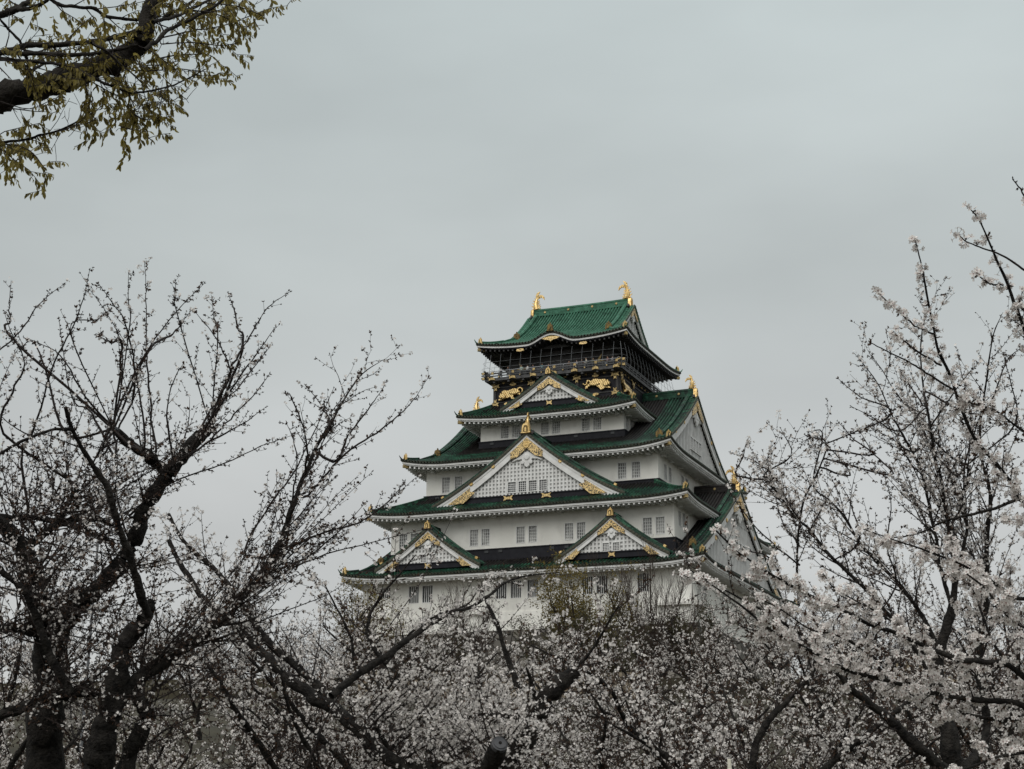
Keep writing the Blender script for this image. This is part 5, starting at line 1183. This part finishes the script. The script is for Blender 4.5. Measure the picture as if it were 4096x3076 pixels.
def move_to(root, px, d, s, rz, label):
    q = P(px, 2900, d); z = float(ground_h(q[0], q[1]))
    root.location = (q[0], q[1], z); root.scale = (s, s, s); root.rotation_euler = (0, 0, rz); tag(root, label, 'tree', 'cherry trees')

def zelkova():
    pl = Plant(31); D = 12.5
    base = on_ground(-1100, 2900, D+.3); root = empty('zelkova_tree', base, 'zelkova bough hanging in from the top left corner with drooping olive-gold young leaves', 'tree')
    f1 = P(-700, 900, D+.2)
    pl.limb([[*base+np.array([0, 0, -.3]), .36], [*P(-1080, 2400, D+.3), .30], [*P(-1000, 1500, D+.3), .25], [*f1, .17], [*P(-480, 200, D+.4), .12], [*P(-300, -400, D+.6), .08]], 4, .06)
    Z = []
    Z.append(pl.limb([[*f1, .13]]+T(r1, [(-420, 860), (-150, 740), (0, 670), (100, 610), (180, 625), (350, 570), (520, 515), (700, 440), (900, 340), (980, 270), (1000, 150), (1030, 0), (1080, -160)], D, D+.3, .115, .055), 4, .05))
    for s_, a, b in (([(-300, 420), (0, 362), (150, 320), (400, 300), (600, 285), (800, 250), (1000, 180), (1100, 130), (1250, 50), (1350, -20), (1500, -140)], .024, .011), ([(-300, 380), (0, 360), (100, 360), (300, 366), (500, 375), (650, 362), (800, 338), (940, 308)], .02, .012), ([(-300, 360), (0, 398), (200, 420), (400, 440), (550, 492), (700, 560), (800, 602), (900, 632), (1000, 622), (1150, 590), (1290, 530), (1400, 470)], .016, .004),
                     ([(-200, 160), (0, 98), (100, 60), (180, 20), (240, -40)], .03, .022), ([(60, 75), (170, 60), (270, 30), (350, -10)], .02, .012), ([(300, -60), (350, 0), (450, 40), (620, 55), (720, 110), (850, 130), (1000, 130), (1090, 110)], .015, .012), ([(235, 570), (195, 450), (150, 300), (60, 200), (0, 130), (-80, 60)], .013, .007), ([(160, 560), (230, 480), (305, 430), (420, 400)], .016, .008),
                     ([(1040, 150), (1200, 110), (1300, 60), (1420, 0), (1500, -60)], .014, .008), ([(980, 340), (1080, 260), (1150, 200), (1300, 130), (1480, 30), (1560, -60)], .018, .008), ([(1090, 260), (1300, 210), (1500, 180), (1700, 110), (1830, 60), (1900, 45), (1960, 40)], .008, .002), ([(-200, 980), (0, 966), (150, 950), (300, 915), (400, 888), (520, 830), (600, 770), (640, 700)], .013, .004), ([(380, 895), (480, 870), (600, 790), (700, 715)], .006, .003),
                     ([(878, 640), (905, 710), (915, 780), (880, 830), (828, 852)], .007, .003), ([(915, 778), (980, 812), (1100, 800), (1185, 790)], .006, .003), ([(-80, 990), (60, 985), (150, 1000), (230, 1050), (305, 1145)], .007, .003), ([(-60, 1000), (40, 1040), (50, 1160)], .006, .003), ([(1050, 620), (1160, 688), (1290, 600)], .005, .002), ([(965, 600), (985, 670), (930, 745), (845, 745)], .004, .002), ([(985, 675), (1100, 640), (1088, 720)], .003, .002), ([(660, 500), (700, 600), (740, 720), (738, 900)], .005, .002),
                     ([(620, 290), (740, 360), (820, 440), (900, 500), (1000, 600)], .011, .005), ([(330, 380), (500, 470), (640, 540), (740, 570)], .011, .006), ([(740, 260), (780, 350), (900, 430), (1100, 440), (1250, 400)], .008, .003), ([(900, 480), (1050, 480), (1200, 470), (1330, 480), (1420, 490)], .007, .003), ([(1100, 300), (1300, 290), (1500, 310), (1630, 290)], .006, .003), ([(1000, 420), (1180, 380), (1400, 370), (1480, 410)], .007, .003), ([(0, 690), (200, 740), (400, 660), (430, 700)], .005, .002),
                     ([(1250, 60), (1450, 90), (1600, 150), (1650, 190)], .007, .003), ([(1400, 20), (1600, 40), (1750, 90), (1790, 110)], .006, .003), ([(820, 860), (880, 880), (960, 900), (1040, 960)], .004, .002)):
        Z.append(pl.limb(T(r1, s_, D-.1+pl.rng.normal(0, .35), D+pl.rng.normal(0, .5), a, b), 4, .25, big=a > .012))
    # drooping leafy sprigs
    LP = []; LD = []
    def leaves(q, st, f0):
        seg = np.linalg.norm(np.diff(q[:, :3], axis=0), axis=1); cum = np.concatenate([[0], np.cumsum(seg)]); x = cum[-1]*f0
        while x < cum[-1]:
            i = min(np.searchsorted(cum, x, 'right')-1, len(q)-2); t = (x-cum[i])/(seg[i]+1e-9); LP.append(q[i, :3]*(1-t)+q[i+1, :3]*t); d = pl.rng.normal(0, .38, 3)+np.array([0, 0, -1.0])+nrm(q[i+1, :3]-q[i, :3])*.35; LD.append(nrm(d)); x += st*pl.rng.uniform(.5, 1.4)
    bare = set(range(13, 22))
    for n, q in enumerate(Z):
        big = q[0, 3] > .05; sp = .30 if big else .10
        if n in (4, 5, 7): sp = .2
        sp *= .8
        for c in pl.kids(q, sp, .8, lambda f: (.36 if q[0, 3] > .009 else .20) if not big else .42, .4, f0=.2 if big else .10, up=-.02, wob=.16, jit=.6):
            inb = pl.rng.random() < (.8 if n not in (13, 18, 19, 20) else .15)
            for e in pl.kids(c, .09, .8, lambda f: .12, .6, f0=.3, up=-.05, wob=.15):
                if inb: leaves(e, .015, .2)
            if inb: leaves(c, .016, .35)
        if q[0, 3] < .009 and n not in (13, 18, 19, 20): leaves(q, .03, .55)
    for n in (12, 14, 15, 16, 30): 
        if n < len(Z): leaves(Z[n], .012, .35)
    V, F = tubes(pl.big, 10, .06); o = np.array(root.location); mesh_np('trunk', V-o, [F], BARK_G, root, True)
    V, F = tubes([q for q in pl.thin], 4); mesh_np('branches', V-o, [F], TWIG, root)
    LP = np.array(LP); LD = np.array(LD); rng = pl.rng; fr = frames(LD, rng); fr = np.stack([fr[:, :, 0], fr[:, :, 2], fr[:, :, 1]], 2); tv, tf = leaf_tpl(.10)
    V, F = scatter(tv, tf, LP, fr, .056*rng.uniform(.4, 1.3, len(LP))); mesh_np('leaves', V-o, F, ZLEAF, root)

def crown_tree(name, seed, px, d, H, W, label, cat, leafm, dens=1., leaf=.22, bare=False, fan=.55, group=None, lift=.25):
    """tree or bush with a vase of limbs and leaf clumps on the twig ends"""
    pl = Plant(seed); rng = pl.rng; base = on_ground(px, 2900, d); root = empty(name, base, label, cat, group); x, y, z = base
    h0 = H*lift*.6; pl.limb([[x, y, z-.3, .02*H], [x, y, z+h0, .016*H]], 3)
    n = int(7+3*dens); tips = []
    for k in range(n):
        a = 2*math.pi*k/n+rng.normal(0, .3); sp = W*.5*rng.uniform(.35, 1.)*(fan/.55); hh = H*rng.uniform(.72, 1.02)*(1-.18*(sp/(W*.5))**2)
        q = pl.limb([[x, y, z+h0*rng.uniform(.5, 1), .011*H], [x+sp*.35*math.cos(a), y+sp*.35*math.sin(a), z+h0+(hh-h0)*.38, .007*H], [x+sp*.75*math.cos(a), y+sp*.75*math.sin(a), z+h0+(hh-h0)*.72, .004*H], [x+sp*math.cos(a), y+sp*math.sin(a), z+hh, .0015*H]], 4, .3)
        k1 = pl.kids(q, .42 if bare else .55, .5 if bare else .65, lambda f: H*.26*(1.1-.6*f), .5, f0=.15, up=.10 if bare else .05, wob=.10)
        for c in k1:
            tips.append(c[-1, :3]); tips.append(c[len(c)//2, :3])
            for e in pl.kids(c, .26 if bare else .4, .5 if bare else .7, lambda f: H*.11*(1.1-.5*f), .6, f0=.1, up=.10 if bare else .03):
                tips.append(e[-1, :3]); tips.append(e[len(e)//2, :3])
    for q in pl.thin: q[:, 3] = np.maximum(q[:, 3], .012)
    V, F = tubes(pl.big, 6); o = base; mesh_np('trunk', V-o, [F], TWIG_B if bare else BARK_G, root, True)
    V, F = tubes(pl.thin, 3); mesh_np('branches', V-o, [F], TWIG_B, root)
    if leafm:
        tips = np.array(tips); m = rng.random(len(tips)) < dens*(.55+.45*np.sin(tips[:, 0]*1.3)*np.sin(tips[:, 2]*1.1+tips[:, 1])); tips = tips[m]
        J = np.repeat(np.arange(len(tips)), 11); Pp = tips[J]+rng.normal(0, .26, (len(J), 3)); d_ = rng.normal(0, 1, (len(J), 3)); fr = frames(d_, rng); tv, tf = leaf_tpl()
        V, F = scatter(tv, tf, Pp, fr, leaf*rng.uniform(.5, 1.2, len(J))); mesh_np('crown', V-o, F, leafm, root)
    return root

cherry_left_a(); cherry_left_b(); cherry_mid(); cherry_right_near(); cherry_right_mid(); zelkova()
PROT = [cherry_proto(101, 5.8, 3.7, .20), cherry_proto(102, 5.2, 4.0, .25), cherry_proto(103, 6.2, 3.4, .18), cherry_proto(104, 5.0, 3.8, .27)]
SPOTS = [  # picture x, distance, scale, label
    (1130, 30, .80, 'flowering cherry at the left end of the nearest blossom row, left of the sawn stub'), (1560, 27, .78, 'flowering cherry just left of the sawn disc stub'), (2480, 28, .80, 'flowering cherry right of the thick stub limb, nearest row'), (2960, 29, .86, 'flowering cherry by the pale post top, nearest row'), (3480, 31, 1.0, 'flowering cherry under the lowest near boughs, nearest row'),
    (1700, 24.5, .93, 'flowering cherry with sparse twigs reaching over the lowest eave, left of centre'), (2330, 31, .80, 'flowering cherry below the right small gable and right of the cut limb tip, nearest row'), (3020, 25.5, .98, 'flowering cherry in front of the right corner of the stone base, nearest row'), (1330, 25.5, .90, 'flowering cherry beneath the lowest eave tip at left, nearest row'),
    (60, 36, .90, 'flowering cherry low in the bottom left corner, behind the forked trunk'), (620, 40, .80, 'flowering cherry seen between the two old left trunks'), (960, 44, .95, 'flowering cherry below the crossing limbs, left middle'), (1400, 42, 1.0, 'flowering cherry below the left end of the lowest eave'), (1830, 40, .92, 'flowering cherry below the left small gable, middle row'), (2240, 44, .95, 'flowering cherry below the middle of the tower, middle row'), (2700, 42, 1.02, 'flowering cherry below the right small gable, middle row'), (3180, 44, 1.15, 'flowering cherry below the right corner of the tower, middle row'), (3700, 40, 1.15, 'flowering cherry behind the dark limbs at right, middle row'), (4120, 38, 1.2, 'flowering cherry at the right border, middle row'),
    (-40, 66, .80, 'far flowering cherry at the left border'), (330, 62, .75, 'far flowering cherry beside the thin leaning grey pole'), (800, 68, .85, 'far flowering cherry behind the stub of the second old trunk'), (1180, 64, .98, 'far flowering cherry left of the stone base'), (1500, 70, 1.0, 'far flowering cherry at the left corner of the stone base'), (1900, 66, .82, 'far flowering cherry in front of the stone base, left of centre'), (2180, 72, .80, 'far flowering cherry in front of the middle of the stone base'), (2560, 68, .84, 'far flowering cherry in front of the stone base, right of centre'), (2900, 70, 1.0, 'far flowering cherry at the right corner of the stone base'), (3280, 64, 1.1, 'far flowering cherry right of the tower'), (3650, 68, 1.15, 'far flowering cherry in front of the small tan hut'), (4060, 64, 1.2, 'far flowering cherry at the right border'),
    (-90, 29, .95, 'flowering cherry at the bottom left border, nearest row'), (760, 31, .72, 'flowering cherry at the foot of the long rising limb, nearest row'), (2040, 33, .72, 'flowering cherry behind the thick cut limb, nearest row'), (3950, 30, 1.0, 'flowering cherry at the bottom right border, nearest row'),
    (330, 34, .84, 'flowering cherry low behind the forked trunk, middle row'), (1240, 52, .95, 'flowering cherry behind the long limb crossing, middle row'), (2000, 54, .9, 'flowering cherry left of the thick cut limb, behind, middle row'), (2400, 55, .88, 'flowering cherry right of the cut limb tip, behind, middle row'), (2860, 54, 1.0, 'flowering cherry above the pale post top, middle row'), (3440, 54, 1.15, 'flowering cherry between the near boughs, middle row'),
    (130, 88, .9, 'farthest flowering cherry, on the bank at the left border'), (780, 90, .85, 'farthest flowering cherry, on the bank behind the second old trunk'), (1640, 84, .85, 'farthest flowering cherry, on the bank under the left small gable'), (2350, 86, .75, 'farthest flowering cherry, on the bank under the olive-green tree'), (2760, 84, .85, 'farthest flowering cherry, on the bank under the right small gable'), (3850, 86, 1.1, 'farthest flowering cherry, on the bank behind the right border boughs'),
    (560, 84, .8, 'farthest flowering cherry, on the bank at left'), (1020, 86, .9, 'farthest flowering cherry, on the bank left of the tower'), (1360, 88, .95, 'farthest flowering cherry, on the bank under the lowest left eave corner'), (3120, 86, 1.0, 'farthest flowering cherry, on the bank under the right gable'), (3480, 86, 1.05, 'farthest flowering cherry, on the bank well right of the tower')]
_rg = random.Random(77); used = [False]*4
for i, (px, d, s, lab) in enumerate(SPOTS):
    k = (i*7+3*(i//4)) % 4
    o = PROT[k] if not used[k] else copy_tree(PROT[k]); used[k] = True
    move_to(o, px, d, s, _rg.uniform(0, 6.28), lab)
crown_tree('leafy_tree', 41, 2330, 160, 15.2, 14, 'olive-green young-leaved tree in front of the castle wall', 'tree', OLEAF, 1.0, .28, lift=.3)
crown_tree('bare_tree', 42, 2610, 158, 16.6, 12, 'bare dark tree with upright fanned twigs in front of the castle wall', 'tree', None, 1.6, bare=True, lift=.25)
crown_tree('bush', 43, 2790, 160, 12.2, 9, 'brownish bush at the right corner of the castle wall', 'bush', DLEAF, .8, .24, bare=True, lift=.15)
crown_tree('bush', 44, 1860, 160, 13.3, 8.5, 'bare thin-twigged bush in front of the lattice windows', 'bush', None, 1.2, bare=True, lift=.2)
crown_tree('bush', 45, 2230, 150, 9.6, 8, 'dark olive bush below the olive-green tree, against the stone base', 'bush', DLEAF, 1.4, .22, lift=.1)
crown_tree('bush', 46, 1740, 152, 8.2, 9, 'dark olive bush against the left half of the stone base', 'bush', DLEAF, 1.3, .22, lift=.1)
crown_tree('bush', 47, 1440, 158, 12.6, 9, 'yellowish bush under the left end of the lowest eave', 'bush', OLEAF, .8, .28, lift=.2)
crown_tree('bush', 48, 2480, 150, 9.6, 8, 'brown-green bush against the right half of the stone base', 'bush', DLEAF, .9, .2, lift=.1)
crown_tree('bare_tree', 49, 900, 150, 9.0, 9, 'hazy bare tree far left of the tower', 'tree', None, 1.2, bare=True)
crown_tree('bare_tree', 50, 620, 140, 9.0, 9, 'hazy grey bare tree between the two old left trunks', 'tree', None, 1.4, bare=True)
crown_tree('bare_tree', 51, 3350, 150, 10.0, 10, 'hazy bare tree right of the tower', 'tree', None, 1.2, bare=True)

crown_tree('bare_tree', 52, 150, 150, 9.5, 10, 'hazy bare tree at the far left border', 'tree', None, 1.3, bare=True)
crown_tree('bare_tree', 53, 1180, 160, 8.5, 9, 'bare tree just left of the stone base', 'tree', None, 1.3, bare=True)

# ------------------------------------------------------------------ poles, post, hut
POLE = mat('grey_painted_pole', (.15, .155, .165), .5); CREAM = mat('cream_paint', (.72, .70, .58), .55, 0, (.6, .57, .46), 6); TAN = mat('tan_render', (.36, .29, .19), .85, 0, (.30, .24, .16), 1.5); SLATE = mat('dark_roof_sheet', (.05, .05, .055), .6)
base = on_ground(330, 2900, 55); top = P(392, 2170, 55); pr_ = empty('lamp_pole', base, 'thin leaning grey pole between the old left trunks', 'pole')
mb = MB(); v = Vector(top-base); mb.tube([v*t for t in (0, .03, .031, .5, 1)], [.10, .10, .06, .05, .035], 10); mb.build('shaft', POLE, pr_)
mb = MB(); mb.tube([v, v+Vector((0, 0, .06)), v+Vector((0, 0, .12))], [.06, .07, .02], 10); mb.build('cap', POLE, pr_)
base = on_ground(2936, 2900, 20); top = P(2917, 3040, 20); pr_ = empty('post', base, 'pale cream post top poking up among the blossom at the bottom edge', 'post')
v = Vector(top-base); mb = MB(); mb.tube([v*0, v*.93, v*.955, v*.96, v], [.036, .034, .034, .026, .024], 12); mb.build('shaft', CREAM, pr_); mb = MB(); mb.tube([v*.999, v*1.004], [.025, .021], 12); mb.build('cap', CREAM, pr_)
base = on_ground(3710, 2900, 101); hut = empty('hut', base, 'small tan hut glimpsed behind the blossom at right', 'hut'); hut.rotation_euler = (0, 0, .5)
mb = MB(); mb.box((0, 0, 1.2), (3.6, 2.8, 2.5)); mb.build('wall', TAN, hut)
mb = MB(); mb.add([(-2.1, -1.8, 2.45), (2.1, -1.8, 2.45), (2.1, 1.8, 2.45), (-2.1, 1.8, 2.45), (-1.2, 0, 3.3), (1.2, 0, 3.3), (-2.1, -1.8, 2.52), (2.1, -1.8, 2.52), (2.1, 1.8, 2.52), (-2.1, 1.8, 2.52)], [(3, 2, 1, 0), (6, 7, 5, 4), (8, 9, 4, 5), (7, 8, 5), (9, 6, 4), (0, 1, 7, 6), (1, 2, 8, 7), (2, 3, 9, 8), (3, 0, 6, 9)]); mb.build('roof', SLATE, hut)
mb = MB(); mb.box((0, -1.43, 1.0), (.9, .06, 2.0)); mb.build('door', SLATE, hut)

# ------------------------------------------------------------------ visitors on the lookout
SKIN = mat('skin', (.34, .21, .15), .6); HAIR = mat('dark_hair', (.015, .012, .011), .5); TROU = mat('dark_trousers', (.025, .027, .035), .8)
def make_person():
    bm = bmesh.new(); sk = bm.verts.layers.skin.verify(); idx = {}
    def v(n, p, r, par=None):
        q = bm.verts.new(p); q[sk].radius = (r, r*.8 if n.startswith('t') else r); idx[n] = q
        if par: bm.edges.new((idx[par], q))
    v('t0', (0, 0, .95), .15); bm.verts.ensure_lookup_table(); idx['t0'][sk].use_root = True
    v('t1', (0, -.01, 1.15), .135, 't0'); v('t2', (0, -.02, 1.36), .165, 't1'); v('n', (0, -.02, 1.47), .058, 't2'); v('h1', (0, -.04, 1.56), .085, 'n'); v('h2', (0, -.03, 1.64), .09, 'h1'); v('h3', (0, -.02, 1.70), .05, 'h2'); v('nose', (0, -.14, 1.585), .016, 'h1')
    for s in (-1, 1):
        a = str(s); v('s'+a, (s*.17, -.01, 1.38), .062, 't2'); v('e'+a, (s*.25, .02, 1.12), .045, 's'+a); v('w'+a, (s*.17, -.26, 1.08), .03, 'e'+a); v('p'+a, (s*.16, -.33, 1.085), .03, 'w'+a)
        for k, (dx, ln, z) in enumerate(((-.032, .07, 0), (-.012, .085, .004), (.010, .08, .004), (.03, .062, 0))): v('f%d'%k+a, (s*.16+dx, -.36, 1.09+z), .009, 'p'+a); v('g%d'%k+a, (s*.16+dx*1.1, -.36-ln*.6, 1.085), .008, 'f%d'%k+a); v('i%d'%k+a, (s*.16+dx*1.1, -.36-ln*.75, 1.06), .007, 'g%d'%k+a)
        v('th'+a, (s*.16-s*.045, -.32, 1.075), .011, 'p'+a); v('tj'+a, (s*.16-s*.062, -.36, 1.06), .009, 'th'+a)
        v('k0'+a, (s*.09, 0, .86), .088, 't0'); v('k1'+a, (s*.10, -.01, .48), .06, 'k0'+a); v('k2'+a, (s*.10, .02, .09), .043, 'k1'+a); v('ft'+a, (s*.11, -.14, .04), .036, 'k2'+a)
    me = bpy.data.meshes.new('skeleton'); bm.to_mesh(me); bm.free(); o = bpy.data.objects.new('skeleton', me); COL.objects.link(o)
    o.modifiers.new('s', 'SKIN'); m = o.modifiers.new('u', 'SUBSURF'); m.levels = 1
    dg = bpy.context.evaluated_depsgraph_get(); me2 = bpy.data.meshes.new_from_object(o.evaluated_get(dg)); bpy.data.objects.remove(o)
    me2.name = 'body'; me2.materials.clear()
    for q in (SKIN, TROU, SKIN): me2.materials.append(q)
    for p in me2.polygons:
        c = p.center; p.use_smooth = True
        p.material_index = 0 if c.z > 1.455 or (c.y < -.27 and c.z > 1.0) else (2 if c.z > .9 else 1)
    root = empty('person', (0, 0, 0)); b = link(bpy.data.objects.new('body', me2), root)
    h = MB(); rows = []
    for k in range(6):
        t = k/5.*1.5; r = .098*math.cos(t)+.004; rows.append([(r*math.cos(a)*.92, -.015+r*math.sin(a)*1.05-(.02 if math.sin(a) < -.5 else 0), 1.63+.11*math.sin(t)+(.03 if math.sin(a) < -.4 else -.02)*(1-k/5.)) for a in [q*math.pi/6 for q in range(12)]])
    h.grid(rows, close=True); h.add(rows[-1], [tuple(range(12))]); h.build('hair', HAIR, root, True)
    return root, b
pers, body = make_person()
VIS = [(295, 'black', (.02, .02, .022)), (380, 'dark', (.03, .03, .035)), (540, 'pale green', (.40, .50, .42)), (615, 'white', (.75, .75, .72)), (652, 'grey', (.22, .22, .23)), (695, 'dark blue', (.03, .05, .11)), (742, 'beige', (.42, .34, .24)), (795, 'teal', (.04, .16, .17)), (850, 'black', (.02, .02, .022)), (1080, 'grey', (.2, .2, .21)), (1118, 'brown', (.12, .07, .04)), (1165, 'white', (.74, .74, .73)), (1205, 'pale grey', (.5, .5, .51)), (1250, 'dark', (.03, .03, .03)), (1300, 'cream', (.62, .58, .48)), (1335, 'navy', (.03, .04, .08)), (1400, 'olive', (.10, .11, .05)), (1505, 'pale blue', (.40, .48, .56)), (1562, 'red brown', (.16, .05, .04)), (1610, 'grey', (.25, .25, .26))]
ORD = ['first', 'second', 'third', 'fourth', 'fifth', 'sixth', 'seventh', 'eighth', 'ninth', 'tenth', 'eleventh', 'twelfth', 'thirteenth', 'fourteenth', 'fifteenth', 'sixteenth', 'seventeenth', 'eighteenth', 'nineteenth', 'twentieth']
rg = random.Random(9)
for k, (zx, cn, c) in enumerate(VIS):
    o = pers if k == 0 else copy_tree(pers); x, y, z = on_plane(1900+zx*.33906, 1450, 1, -9.95)
    o.location = (x+rg.uniform(-.15, .15), -9.95+rg.choice([0, .1, .35, .8, 1.3]), CZ+31.09); o.rotation_euler = (0, 0, rg.choice([-.3, .1, .4, 1.2, -1.1, 2.6])); q = rg.uniform(.90, 1.05); o.scale = (q, q, q)
    tag(o, '%s visitor from the left at the lookout railing, in a %s top' % (ORD[k], cn), 'person', 'visitors on the lookout balcony')
    b = [ch for ch in COL.objects if ch.parent == o and ch.name.startswith('body')][0]
    m = mat(cn.replace(' ', '_')+'_cloth', c, .85); b.material_slots[2].link = 'OBJECT'; b.material_slots[2].material = m
